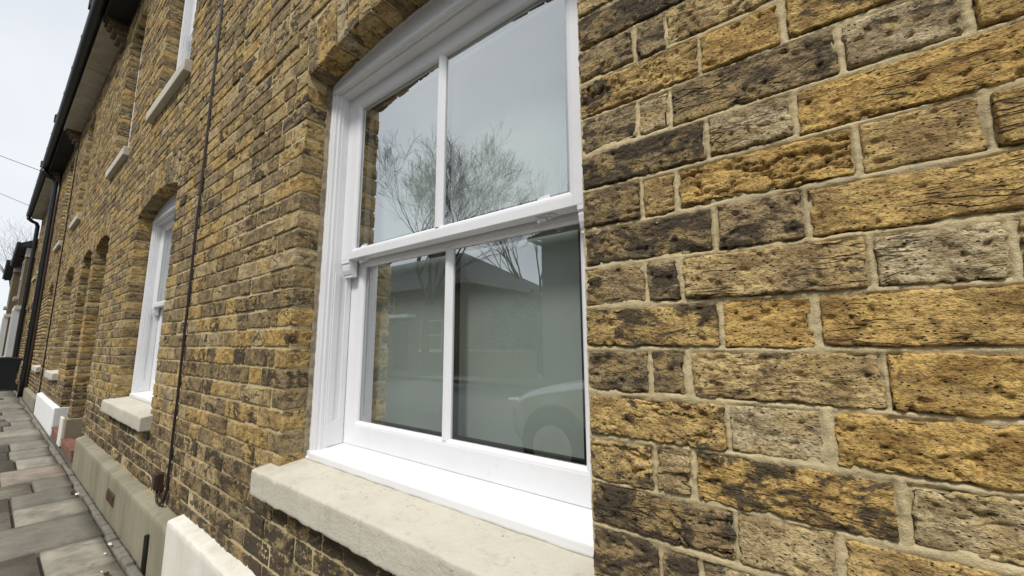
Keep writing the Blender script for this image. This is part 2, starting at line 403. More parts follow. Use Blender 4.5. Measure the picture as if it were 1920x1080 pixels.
house_root = {}
HL = {'A': 'yellow stock brick house holding the large white sash window with cream sill and white plinth',
      'B': 'brick terrace house with white arched window, grey rendered plinth and dark soffit',
      'C': 'brick terrace house with bright white plinth and cream soffit beside the paired doorways',
      'D': 'brick terrace house with black soffit between thin wall cable and thick black downpipe',
      'E': 'brick terrace house beyond the thick black downpipe, behind the black wheelie bin'}
for k, x0, x1 in HOUSES:
    house_root[k] = empty('brick_house', ((x0+x1)/2, 0, 0), HL[k], 'house', 'terrace houses along the pavement')

# mortar walls ------------------------------------------------------------
MY = MY0 = .0045     # mortar face
def mortar_wall(k, x0, x1):
    ops = [o for o in OPEN if o['h'] == k]
    xs = {x0, x1}
    for o in ops:
        for i in range(13): xs.add(o['x0']-.004+(o['x1']-o['x0']+.008)*i/12)
    xs = sorted(xs); mb = MB(); D = .33
    for a_, b_ in zip(xs[:-1], xs[1:]):
        if b_-a_ < 1e-6: continue
        mid = (a_+b_)/2; MY = MY0 if mid < -.331 else MY0+.012
        hs = sorted([o for o in ops if o['x0']-.004 < mid < o['x1']+.004], key=lambda o: o['zb'])
        za = zb = -.15
        for o in hs:
            zl = o['zb']-.003 if o['k'] != 'door' else -.15
            if zl > za: mb.add([(a_, MY, za), (b_, MY, zb), (b_, MY, zl), (a_, MY, zl)], [(0, 1, 2, 3)])
            mb.add([(a_, MY, zl), (b_, MY, zl), (b_, D, zl), (a_, D, zl)], [(0, 1, 2, 3)])
            ta, tb = arch_z(o, max(min(a_, o['x1']), o['x0']))+.004, arch_z(o, max(min(b_, o['x1']), o['x0']))+.004
            mb.add([(a_, MY, ta), (b_, MY, tb), (b_, D, tb), (a_, D, ta)], [(3, 2, 1, 0)])
            za, zb = ta, tb
        mb.add([(a_, MY, za), (b_, MY, zb), (b_, MY, EAVE+.1), (a_, MY, EAVE+.1)], [(0, 1, 2, 3)])
    for o in ops:
        zl = o['zb']-.003 if o['k'] != 'door' else -.15
        t = o['zs']+.004
        for x, s_ in ((o['x0']-.004, 1), (o['x1']+.004, -1)):
            q = [(x, MY0, zl), (x, D, zl), (x, D, t), (x, MY0, t)]
            mb.add(q if s_ > 0 else q[::-1], [(0, 1, 2, 3)])
    return mb.build('wall', M['mortar'], house_root[k])
WALL = {k: mortar_wall(k, x0, x1) for k, x0, x1 in HOUSES}

# ---- near mortar joints with real relief (right of the near window)
def rough_mortar(x0, x1, z0, z1, res, parent):
    nx, nz = int((x1-x0)/res), int((z1-z0)/res)
    X, Z = np.meshgrid(np.linspace(x0, x1, nx+1), np.linspace(z0, z1, nz+1), indexing='ij')
    P = np.stack([X.ravel(), np.zeros(X.size), Z.ravel()], -1)
    y = MY-.0012+.0022*fbm(P*np.array([18, 1, 26]), 3)+.0013*fbm(P*95, 3)+.0008*vnoise(P*330)
    dm = np.full(len(P), 9.); am = np.ones(len(P))
    for b in BR:
        if b['M'] or b['x1'] < x0-.05 or b['x0'] > x1+.05 or b['z1'] < z0 or b['z0'] > z1: continue
        dx = np.maximum(b['x0']-P[:, 0], P[:, 0]-b['x1']); dz = np.maximum(b['z0']-P[:, 2], P[:, 2]-b['z1'])
        dd = np.maximum(dx, dz); nb = dd < dm; dm = np.where(nb, dd, dm)
        am = np.where(nb, np.where((b['z0']-P[:, 2] > -.002) & (dz >= dx-.002), 1.7, .7), am)
    wv = dm+.0018*fbm(P*90+3, 2)
    y = y+.0085*np.exp(-((wv-.0003)/.0017)**2)*am*np.clip(.55+1.1*vnoise(P*27), 0, 1)-.0018*np.clip(wv/.005, 0, 1)
    y = np.where(dm < -.0045, y+.012, y)
    P[:, 1] = y
    i, j = np.meshgrid(np.arange(nx), np.arange(nz), indexing='ij'); a_ = (i*(nz+1)+j).ravel()
    F = np.stack([a_, a_+nz+1, a_+nz+2, a_+1], -1)
    return npmesh('mortar_joint', P, F, M['mortar'], parent)

def npmesh(name, V, F, mat, parent=None, attr=None, smooth=True, origin=None):
    me = bpy.data.meshes.new(name); n, k = len(V), F.shape[1]
    V = np.asarray(V, np.float32)
    if origin is not None: V = V-np.asarray(origin, np.float32)
    me.vertices.add(n); me.vertices.foreach_set('co', V.ravel())
    me.loops.add(F.size); me.loops.foreach_set('vertex_index', F.ravel().astype(np.int32))
    me.polygons.add(len(F)); me.polygons.foreach_set('loop_start', np.arange(0, F.size, k, dtype=np.int32))
    me.materials.append(mat)
    if smooth: me.polygons.foreach_set('use_smooth', np.ones(len(F), bool))
    if attr is not None:
        at = me.attributes.new('bk', 'FLOAT_VECTOR', 'POINT'); at.data.foreach_set('vector', np.asarray(attr, np.float32).ravel())
    me.update(calc_edges=True)
    o = bpy.data.objects.new(name, me); COL.objects.link(o)
    if origin is not None: o.location = origin
    if parent:
        o.parent = parent; o.matrix_parent_inverse = parent_world(parent).inverted()
    return o

# ------------------------------------------------------------------ bricks
# tone: 0 ochre .2 yellow .4 pale buff .6 pinkish .8 grey brown 1 brown
OVR = {  # measured course by course to the right of the near window: (tone, soot)
    22: [(.9, .75), (.1, .1), (.0, .1), (.2, .2), (.1, .1)], 21: [(.8, .3), (.8, .4), (.25, .22), (.05, .05), (.1, .1), (.2, .1)],
    20: [(.15, .35), (.05, .08), (.1, .35), (.4, .1), (.1, .1)], 19: [(.8, .55), (.35, .1), (.9, .42), (.38, .12), (.05, .05), (.2, .2)],
    18: [(.9, .85), (.42, 0), (.02, .08), (.05, .1), (.3, .1)], 17: [(.9, .4), (.2, .3), (.03, .08), (.2, .3), (.1, .1), (.05, .1)],
    16: [(.9, .68), (.75, .5), (.1, .12), (.2, .2), (.1, .1)], 15: [(.75, .5), (.8, .6), (.25, .2), (.38, .16), (.2, .3), (.1, .1)],
    14: [(.15, .5), (.02, .05), (.05, .14), (.1, .1), (.2, .1)], 13: [(.8, .42), (.9, .3), (.25, .25), (.02, .08), (.8, .2), (.2, .2)],
    12: [(.15, .33), (.42, 0), (.03, .15), (.1, .1), (.2, .2)], 11: [(.2, .45), (.3, .1), (.05, .48), (.33, .25), (.3, .2), (.1, .1)],
    10: [(.95, .72), (.3, .2), (.15, .15), (.1, .2), (.1, .1)], 9: [(.9, .6), (.9, .5), (.33, .3), (.2, .2), (.1, .1), (.1, .1)]}
BR = []   # dict per brick
def add_brick(x0, x1, z0, z1, dep, h, tone, soot_shade, M3=None, left_q=False, right_q=False):
    BR.append(dict(x0=x0, x1=x1, z0=z0, z1=z1, dep=dep, h=h, tone=tone, soot_shade=soot_shade, M=M3, q=left_q or right_q))
def house_of(x):
    for k, a_, b_ in HOUSES:
        if a_ <= x < b_: return k
    return None
def rnd_tone(x, z):
    t = random.choices((.0, .12, .25, .4, .6, .8, 1.0), (20, 18, 14, 9, 9, 16, 14))[0]+random.uniform(-.05, .05)
    if x < -.4: t = random.choices((.08, .16, .24, .32, .8, .92), (9, 16, 22, 14, 20, 20))[0]+random.uniform(-.04, .04)
    base = .24 if x > -.4 else .33
    s_ = max(0, random.gauss(base, .24 if x > -.4 else .13))
    if z < .68 and x < -.4: s_ += .22; t = max(t, random.choice((.3, .8, .9, .8)))     # damp, dirty foot of the wall
    if z < .61 and -1.75 < x < -.3: s_ += .3  # under the sill: sooty bricks, with the sill's shade painted in too
    return max(0, min(1, t)), min(1.15, s_)
SW, HWD, CW, JT = .2150, .1040, .0460, .0120
def fill_run(xa, xb, n, z0, z1, qa, qb, dirn):
    """Flemish bond between xa and xb. qa / qb: quoin (jamb) at that end. dirn: which end the count starts from."""
    A = (n % 2 == 0); Ltot = xb-xa
    if Ltot < .03: return
    seq = []; tot = 0; k = 0
    start = ['S', 'H'] if A else ['H', 'C', 'S', 'H']
    if not (qa if dirn > 0 else qb): start = ['S', 'H'] if A else ['H', 'S']
    i = 0; loop = ['S', 'H']
    LEN = {'S': SW, 'H': HWD, 'C': CW}
    while True:
        if i < len(start): c = start[i]
        else: c = loop[(i-len(start)) % 2]
        i += 1
        l = LEN[c]
        if tot+l+JT > Ltot+.02: break
        seq.append(l); tot += l+JT
    left = Ltot-tot
    if left > .05: seq.append(left-JT if left > .06 else left); tot = Ltot
    elif not seq: seq = [Ltot]
    need = Ltot-(len(seq)-1)*JT; sc = need/sum(seq)
    seq = [l*sc for l in seq]
    x = xa if dirn > 0 else xb
    for j, l in enumerate(seq):
        a_, b_ = (x, x+l) if dirn > 0 else (x-l, x)
        x = b_+JT if dirn > 0 else a_-JT
        h = house_of((a_+b_)/2)
        if h is None: continue
        tone, soot_shade = rnd_tone((a_+b_)/2, (z0+z1)/2)
        if dirn > 0 and xa > -.4 and n in OVR and j < len(OVR[n]): tone, soot_shade = OVR[n][j][0], min(.58, OVR[n][j][1])
        first = (j == 0); last = (j == len(seq)-1)
        isq = (first and (qa if dirn > 0 else qb)) or (last and (qb if dirn > 0 else qa))
        jx = random.uniform(-.0025, .0025) if not (first or last) else 0
        jz0, jz1 = random.uniform(-.0015, .0025), random.uniform(-.0025, .0015)
        add_brick(a_+jx, b_+jx, z0+jz0, z1+jz1, .108 if isq else .03, h, tone, soot_shade, left_q=isq)
n = 0
while True:
    zl = Z0C+GAUGE*n; z0, z1 = zl+JT/2, zl+GAUGE-JT/2
    if zl+GAUGE > EAVE+.05: break
    zm = (z0+z1)/2
    runs = []; x = -20.2
    holes = []
    for o in OPEN:
        c = cut_x(o, zm)
        if c is not None: holes.append((o['xc']-c-.006*(zm > o['zs']), o['xc']+c+.006*(zm > o['zs']), zm <= o['zs']))
    holes.sort(); prevq = False
    for a_, b_, q in holes:
        if a_ > x: runs.append((x, a_, prevq, q))
        if b_ > x: x = b_; prevq = q
    runs.append((x, 3.3, prevq, False))
    for a_, b_, qa, qb in runs:
        # count from the right-hand jamb for walls left of an opening, from the left jamb for the last run
        dirn = 1 if (b_ > 3.2 or (qa and not qb)) else -1
        fill_run(a_, b_, n, z0, z1, qa, qb, dirn)
    n += 1
# arches
for o in OPEN:
    ring = o['ring']; nv = int(round(2*o['half']*(o['R']+.03)/.079)); nv += (nv+1) % 2
    for i in range(nv):
        a0 = -o['half']-.0+(2*o['half'])*(i+.5)/nv
        wdt = 2*o['R']*math.sin(o['half']/nv)-.008
        t, s_ = rnd_tone(o['xc'], 2.); t = random.choice((.1, .2, .25, .4, .8, .9)); s_ = s_*.8+.08  # arch bricks: grime plus a little underside shade put into the colour
        ca, sa = math.cos(a0), math.sin(a0)
        M3 = (o['xc'], o['zc'], sa, ca, wdt)
        if o['k'] != 'upwin' and random.random() < .3:
            cut = o['R']+ring*random.choice((.33, .5, .66))
            add_brick(-wdt/2, wdt/2, o['R'], cut-.004, .108, o['h'], t, s_, M3); t2, s2 = rnd_tone(o['xc'], 2.)
            add_brick(-wdt/2, wdt/2, cut+.004, o['R']+ring, .03, o['h'], t2, s2*.8, M3)
        else:
            add_brick(-wdt/2, wdt/2, o['R'], o['R']+ring, .108, o['h'], t, s_, M3)

# LOD from the distance to the eye and whether the photograph shows the brick
for b in BR:
    xm, zm = (b['x0']+b['x1'])/2, (b['z0']+b['z1'])/2
    if b['M']:
        xc, zc, sa, ca, _ = b['M']; xm, zm = xc+zm*sa, zc+zm*ca
    b['c'] = (xm, zm)
    hx, hz = (b['x1']-b['x0'])/2, (b['z1']-b['z0'])/2
    if b['M']: hx, hz = .04, .11
    pp = to_px([(xm-hx, 0, zm-hz), (xm+hx, 0, zm-hz), (xm+hx, 0, zm+hz), (xm-hx, 0, zm+hz)])
    d = (Vector((xm, 0, zm))-EYE).length; b['d'] = d
    infront = (Vector((xm, 0, zm))-EYE).dot(FWD) > .05
    x_, y_ = np.clip(pp[:, 0], 0, 1920), np.clip(pp[:, 1], 0, 1080)
    area = .5*abs(np.dot(x_, np.roll(y_, 1))-np.dot(y_, np.roll(x_, 1))) if infront else 0
    b['area'] = area if area > 5 else 0
for k, *_ in HOUSES:
    lst = sorted([b for b in BR if b['h'] == k], key=lambda b: -b['area'])
    for i, b in enumerate(lst): b['solo'] = (i < 300 and b['area'] > 60 and k in 'ABC')

def box_grid(b):
    L_, H_, D_ = b['x1']-b['x0'], b['z1']-b['z0'], b['dep']
    r = min(random.uniform(.0014, .0032), L_*.2)
    b['r'] = r
    vis = b['area'] > 0
    res = max(.0026, .0033*b['d']) if vis else 9
    def ax(len_, two=True):
        m_ = max(1, min(96, int(round((len_-2*r)/res))))
        fine = [0, r*.3, r] if res < .02 else [0, r]
        mid = list(np.linspace(r, len_-r, m_+1)[1:-1])
        return np.array(fine+mid+([len_-q for q in fine[::-1]] if two else [len_]))
    if not vis or b['d'] > 12: xs, zs, ds = np.array([0, L_]), np.array([0, H_]), np.array([0, D_])
    else:
        xs, zs = ax(L_), ax(H_)
        ds = ax(D_, False) if D_ > .05 and b['d'] < 6 else np.array([0, r, D_])
    return xs, zs, ds, r
TPL = {}
def tpl(nx, nz, nd):
    key = (nx, nz, nd)
    if key in TPL: return TPL[key]
    idx = {}; P = []; F = []
    def vid(i, j, k):
        if (i, j, k) not in idx: idx[(i, j, k)] = len(P); P.append((i, j, k))
        return idx[(i, j, k)]
    for i in range(nx-1):
        for k in range(nz-1): F.append((vid(i, 0, k), vid(i+1, 0, k), vid(i+1, 0, k+1), vid(i, 0, k+1)))
    for j in range(nd-1):
        for k in range(nz-1):
            F.append((vid(0, j+1, k), vid(0, j, k), vid(0, j, k+1), vid(0, j+1, k+1)))
            F.append((vid(nx-1, j, k), vid(nx-1, j+1, k), vid(nx-1, j+1, k+1), vid(nx-1, j, k+1)))
        for i in range(nx-1):
            F.append((vid(i, j+1, 0), vid(i+1, j+1, 0), vid(i+1, j, 0), vid(i, j, 0)))
            F.append((vid(i, j, nz-1), vid(i+1, j, nz-1), vid(i+1, j+1, nz-1), vid(i, j+1, nz-1)))
    TPL[key] = (np.array(P), np.array(F)); return TPL[key]

allP, allN, allA, allF, span, rough, crk = [], [], [], [], [], [], []
off = 0
for b in BR:
    xs, zs, ds, r = box_grid(b)
    I, F = tpl(len(xs), len(zs), len(ds))
    P = np.stack([xs[I[:, 0]], ds[I[:, 1]], zs[I[:, 2]]], -1)
    L_, H_ = xs[-1], zs[-1]
    if len(xs) > 2:
        q = np.stack([np.clip(P[:, 0], r, L_-r), np.maximum(P[:, 1], r), np.clip(P[:, 2], r, H_-r)], -1)
        dv = P-q; nn = np.linalg.norm(dv, axis=1, keepdims=True); nrm = dv/np.maximum(nn, 1e-9)
        P = np.where(nn > 1e-9, q+nrm*r, P)
    else: nrm = np.zeros_like(P); nrm[:, 1] = -1
    yo = random.gauss(0, .0016); tx, tz = random.gauss(0, .010), random.gauss(0, .016)
    P[:, 1] += yo+(P[:, 0]-L_/2)*tx*(P[:, 1] < .02)+(P[:, 2]-H_/2)*tz*(P[:, 1] < .02)
    P += np.array([b['x0'], 0, b['z0']])
    seed = random.random(); b['seed'] = seed
    if b['M']:
        xc, zc, sa, ca, wd = b['M']
        u = P[:, 0]*(P[:, 2]/b['z0'] if True else 1); v = P[:, 2].copy()
        P[:, 0] = xc+v*sa+u*ca; P[:, 2] = zc+v*ca-u*sa
        nu, nv_ = nrm[:, 0].copy(), nrm[:, 2].copy(); nrm[:, 0] = nv_*sa+nu*ca; nrm[:, 2] = nv_*ca-nu*sa
    allP.append(P); allN.append(nrm); allF.append(F)
    A_ = np.empty_like(P); A_[:, 0] = b['tone']; A_[:, 1] = b['soot_shade']; A_[:, 2] = seed; allA.append(A_)
    rough.append(np.full(len(P), 0. if len(xs) == 2 else random.uniform(.5, 1.2)*(1 if b['d'] < 1.7 else .6)))
    crk.append(np.full(len(P), random.choice((0., .15, .4, 1., 1.3))))
    span.append((off, off+len(P))); off += len(P)
P = np.concatenate(allP); Nn = np.concatenate(allN); A_ = np.concatenate(allA); RG = np.concatenate(rough)
act = RG > 0
Q = P[act]; sd = A_[act, 2:3]*np.array([[91., 47., 63.]]); Qs = Q+sd; rg = RG[act]; ck = np.concatenate(crk)[act]
warp = np.stack([fbm(Qs*22, 2), np.zeros(len(Q)), fbm(Qs*22+9.1, 2)], -1)*.0028
warp2 = np.stack([fbm(Qs*110+3.3, 2), np.zeros(len(Q)), fbm(Qs*110+7.7, 2)], -1)*.0022
flow = Qs*np.array([20, 40, 62])+np.stack([np.zeros(len(Q)), np.zeros(len(Q)), 1.7*vnoise(Qs*9)+.6*vnoise(Qs*31)], -1)
rid = 1-np.abs(fbm(flow, 3))*2.6
crack = np.clip((rid-.62)/.38, 0, 1)**1.5
mask = np.clip(vnoise(Qs*11+4.)*1.6+.35, 0, 1)
pit = np.clip((vnoise(Qs*105)-.55)/.2, 0, 1)
disp = (.0021*fbm(Qs*30, 3)+.0024*fbm(Qs*np.array([50, 90, 135]), 3)+.0009*vnoise(Qs*330))*rg-.0070*crack*mask*ck-.0042*pit
disp += .0014
P[act] = Q+(warp+warp2)*np.minimum(1, rg*1.4)[:, None]+Nn[act]*disp[:, None]
TRI = 0
bulk = {}
for b, (a0, a1), F in zip(BR, span, allF):
    TRI += len(F)*2
    if b['solo']:
        o = npmesh('brick', P[a0:a1], F, M['brick'], WALL[b['h']], A_[a0:a1], True, (b['c'][0], 0, b['c'][1]))
    else:
        bulk.setdefault(b['h'], []).append((a0, a1, F))
for k, lst in bulk.items():
    V = np.concatenate([P[a0:a1] for a0, a1, F in lst]); AA = np.concatenate([A_[a0:a1] for a0, a1, F in lst])
    o2 = 0; FF = []
    for a0, a1, F in lst: FF.append(F+o2); o2 += a1-a0
    o = npmesh('brickwork', V, np.concatenate(FF), M['brick'], WALL[k], AA, True); o['kind'] = 'stuff'
rough_mortar(-.339, 1.0, .60, 1.95, .003, WALL['A'])
print('bricks', len(BR), 'tris', TRI)

# ------------------------------------------------------------------ windows
def edge_bevel(o, wd=.0025):
    md = o.modifiers.new('bevel', 'BEVEL'); md.width = wd; md.segments = 2; md.limit_method = 'ANGLE'; md.angle_limit = rad(40); return o

def ovolo(mb, axis, a0, a1, cx, cy, sx, d=.012, wd=.014):
    """small glazing bead: profile in the plane across axis; sx sign towards the glass"""
    pts = [(0, 0)]
    for i in range(5):
        t = i/4*math.pi/2; pts.append((wd*math.sin(t), d*(1-math.cos(t))))
    pts += [(wd, d+.004), (0, d+.004)]
    if axis == 'z': poly = [(cx+sx*u, cy+v) for u, v in pts]; mb.prism(poly, 'z', a0, a1)
    else: poly = [(cy+v, cx+sx*u) for u, v in pts]; mb.prism(poly, 'x', a0, a1)

def sash_window(o, root, up=False, near=False):
    """box sash; frame is wider than the brick opening on the right, as in the photograph"""
    x0, x1 = o['x0'], o['x1']; fy = .10
    fx0, fx1 = x0+.015, x1+(.02 if near else .0)
    zb = o['zb']+.055; zs = o['zs']
    jw = .058                    # box lining
    sx0, sx1 = fx0+jw-.010, fx1-jw                     # sash outer edges
    ztop = zs-.057 if near else zs-.06            # top of the upper sash
    zbot = zb+.034                                # bottom of the lower sash
    zm = 1.453 if near else zbot+(ztop-zbot)*.49
    sw = .081 if near else .07
    uy, ly = .150, .200
    win = MB()
    # jamb lining with stepped mouldings
    for s_, fx in ((1, fx0), (-1, fx1)):
        for (w0, w1, ya) in ((0, .030, fy), (.030, .044, fy+.010), (.044, jw-.010 if s_ > 0 else jw, fy+.022)):
            xa, xb = sorted((fx+s_*w0, fx+s_*w1)); win.box(xa, xb, ya, .27, zb, ztop+.02)
        xa, xb = sorted((fx+s_*.004, fx+s_*.016)); win.box(xa, xb, fy-.006, fy+.01, zb, ztop+.02, .003)
    # arched head lining
    nseg = 14
    for (zlo, ya) in ((ztop+.012, fy), (ztop, fy+.012)):
        for i in range(nseg):
            xa, xb = fx0+(fx1-fx0)*i/nseg, fx0+(fx1-fx0)*(i+1)/nseg
            ta, tb = [arch_z(o, min(max(x, x0), x1))+.012 for x in (xa, xb)]
            if ya > fy: ta = tb = ztop+.03
            win.add([(xa, ya, zlo), (xb, ya, zlo), (xb, ya, tb), (xa, ya, ta), (xa, ya+.15, zlo), (xb, ya+.15, zlo), (xb, ya+.15, tb), (xa, ya+.15, ta)],
                    [(0, 1, 2, 3), (0, 4, 5, 1), (3, 2, 6, 7)])
    ovolo(win, 'x', fx0+.02, fx1-.02, ztop+.014, fy-.012, 1, .012, .03)
    wf = win.build('window', M['white'], root); edge_bevel(wf)
    if near: wf['label'] = 'large white sash window with cream stone sill and four panes'
    # timber cill
    c = MB(); c.prism([(ly+.06, zbot+.004), (ly-.01, zbot-.002), (.088, zb+.020), (.083, zb+.016), (.083, zb-.004), (ly+.06, zb-.004)], 'x', fx0+.022, fx1-.002)
    c.box(fx0-.004, fx1, .0885, fy+.004, zb-.006, zb+.02)
    edge_bevel(c.build('cill', M['white'], wf), .003)
    # groove strip in the jamb beside the lower sash
    for s_, fx in ((1, fx0), (-1, fx1)):
        g = MB(); jj = jw-.010 if s_ > 0 else jw; xa, xb = sorted((fx+s_*(jj-.001), fx+s_*(jj+.004)))
        g.box(xa, xb, .130, .150, zbot+.09, zm-.05); g.box(xa, xb, .176, .196, zbot+.09, zm-.05)
        g.box(xa, xb, .130, .196, zbot, zbot+.0905)
        g.build('jamb_channel', M['white'], wf)
    def sash(name, za, zt, y, brail, trail):
        mb = MB(); d = .045
        mb.box(sx0, sx0+sw-.014, y, y+d, za, zt); mb.box(sx1-sw+.014, sx1, y, y+d, za, zt)
        mb.box(sx0+sw-.014, sx1-sw+.014, y, y+d, za, za+brail-.014); mb.box(sx0+sw-.014, sx1-sw+.014, y, y+d, zt-trail+.014, zt)
        gx0, gx1, gz0, gz1 = sx0+sw, sx1-sw, za+brail, zt-trail
        ovolo(mb, 'z', gz0-.014, gz1+.014, gx0-.014, y+.001, 1); ovolo(mb, 'z', gz0-.014, gz1+.014, gx1+.014, y+.001, -1)
        ovolo(mb, 'x', gx0-.014, gx1+.014, gz0-.014, y+.001, 1); ovolo(mb, 'x', gx0-.014, gx1+.014, gz1+.014, y+.001, -1)
        sh = mb.build(name, M['white'], wf); edge_bevel(sh, .0018)
        xm = (gx0+gx1)/2; bm_ = MB()
        if not up or near:
            bm_.prism([(xm-.018, y+.022), (xm-.018, y+.012), (xm-.009, y+.003), (xm-.006, y), (xm+.006, y), (xm+.009, y+.003), (xm+.018, y+.012), (xm+.018, y+.022)], 'z', gz0-.004, gz1+.004)
            bm_.build('glazing_bar', M['white'], wf)
            panes = ((gx0, xm-.016), (xm+.016, gx1))
        else: panes = ((gx0, gx1),)
        for pa, pb in panes:
            gy = y+.0165
            pn = MB().add([(pa-.006, gy, gz0-.006), (pb+.006, gy, gz0-.006), (pb+.006, gy, gz1+.006), (pa-.006, gy, gz1+.006)], [(0, 1, 2, 3)]).build('pane', M['glass'], wf)
            sp_ = MB(); k_ = .011; yy, y2 = gy+.004, gy+.020
            sp_.box(pa-.004, pa+k_, yy, y2, gz0-.004, gz1+.004); sp_.box(pb-k_, pb+.004, yy, y2, gz0-.004, gz1+.004)
            sp_.box(pa+k_, pb-k_, yy, y2, gz0-.004, gz0+k_*.8); sp_.box(pa+k_, pb-k_, yy, y2, gz1-k_*.8, gz1+.004)
            sp_.build('spacer', M['spacer'], wf)
        return sh
    sash('lower_sash', zbot, zm+.036, ly, .087, .060)
    sash('upper_sash', zm, ztop, uy, .042, .060)
    # horns
    for s_, xa in ((1, sx0), (-1, sx1)):
        prof = [(0, .0), (.0, -.012), (.006, -.016), (.006, -.024), (.010, -.040), (.018, -.054), (.024, -.060), (.024, -.066), (.05, -.066), (.05, 0)]
        hb = MB(); poly = [(uy+.0005+p[0]*.75, zm+.0005+p[1]) for p in prof]
        xe, xf = sorted((xa+s_*.002, xa+s_*.056)); hb.prism(poly, 'x', xe, xf)
        hb.build('horn', M['white'], wf)
    if near:
        for xl in (sx0+.13, sx1-.16):                 # catches under the meeting rail
            cb = MB(); cb.box(xl-.028, xl+.028, .162, .185, zm-.004, zm-.0005, .001)
            cb.box(xl-.022, xl+.002, .166, .178, zm-.013, zm-.004, .002); cb.box(xl-.022, xl-.012, .163, .169, zm-.018, zm-.010, .001)
            cb.lathe([(.006, -.010), (.006, -.004)], (xl+.012, .173, zm), 'z', 10)
            smooth_by_angle(cb.build('catch', M['white'], wf))
            tb = MB(); tb.prism([(xl-.02, zm+.043), (xl+.02, zm+.043), (xl+.02, zm+.053), (xl-.012, zm+.050)], 'y', .168, .1635)
            tb.build('rail_stop', M['white'], wf)
        # cement fillet and mastic
        fl = MB(); N_ = 60
        zz = [zb-.01+(zs+.02-zb)*i/N_ for i in range(N_+1)]
        vs = []; fs = []
        for i, z in enumerate(zz):
            j1, j2 = random.uniform(-.003, .003), random.uniform(-.002, .003)
            vs += [(x0-.006, .078+j1, z), (x0+.006+j2, .086+j1*.5, z), (x0+.014+j2, .099, z)]
        for i in range(N_):
            for k in range(2): fs.append((i*3+k, i*3+k+1, i*3+k+4, i*3+k+3))
        meshobj('cement_fillet', vs, fs, M['render_strip'], wf, True)
        def bead(path, nm):
            mb = MB(); pts = []
            for p_, ww in path: pts.append(p_)
            vs = []; fs = []; n_ = 6
            for i, (p_, ww) in enumerate(path):
                for k in range(n_):
                    t = 2*math.pi*k/n_; vs.append((p_[0]+math.cos(t)*ww*(1 if nm == 'v' else 0), p_[1]+math.sin(t)*.004, p_[2]+math.cos(t)*ww*(0 if nm == 'v' else 1)))
            for i in range(len(path)-1):
                for k in range(n_): fs.append((i*n_+k, i*n_+(k+1) % n_, (i+1)*n_+(k+1) % n_, (i+1)*n_+k))
            return vs, fs
        N_ = 150; path = []
        for i in range(N_+1):
            z = zb+(zs+.012-zb)*i/N_; j = .0022*math.sin(z*61)+.0018*math.sin(z*143+1)+random.uniform(-.0012, .0012)
            path.append(((fx0+.001+j, .0995, z), .0075+.5*j))
        vs, fs = bead(path, 'v'); meshobj('mastic_bead', vs, fs, M['mastic'], wf, True)
        path = []
        for i in range(N_+1):
            x = fx0+(x1-fx0)*i/N_; j = .0016*math.sin(x*67)+.0012*math.sin(x*151+1)+random.uniform(-.001, .001)
            path.append(((x, .0995, arch_z(o, min(max(x, x0), x1))-.004+j), .006+.5*j))
        vs, fs = bead(path, 'h'); meshobj('mastic_bead', vs, fs, M['mastic'], wf, True)
        path = []
        for i in range(N_+1):
            x = fx0+(x1-fx0)*i/N_; j = .0008*math.sin(x*47)+random.uniform(-.0006, .0006)
            path.append(((x, .087, zb-.003+j), .005+.4*j))
        vs, fs = bead(path, 'h'); meshobj('mastic_bead', vs, fs, M['mastic'], wf, True)
    # blind behind
    return wf, (fx0, fx1, zb, ztop)

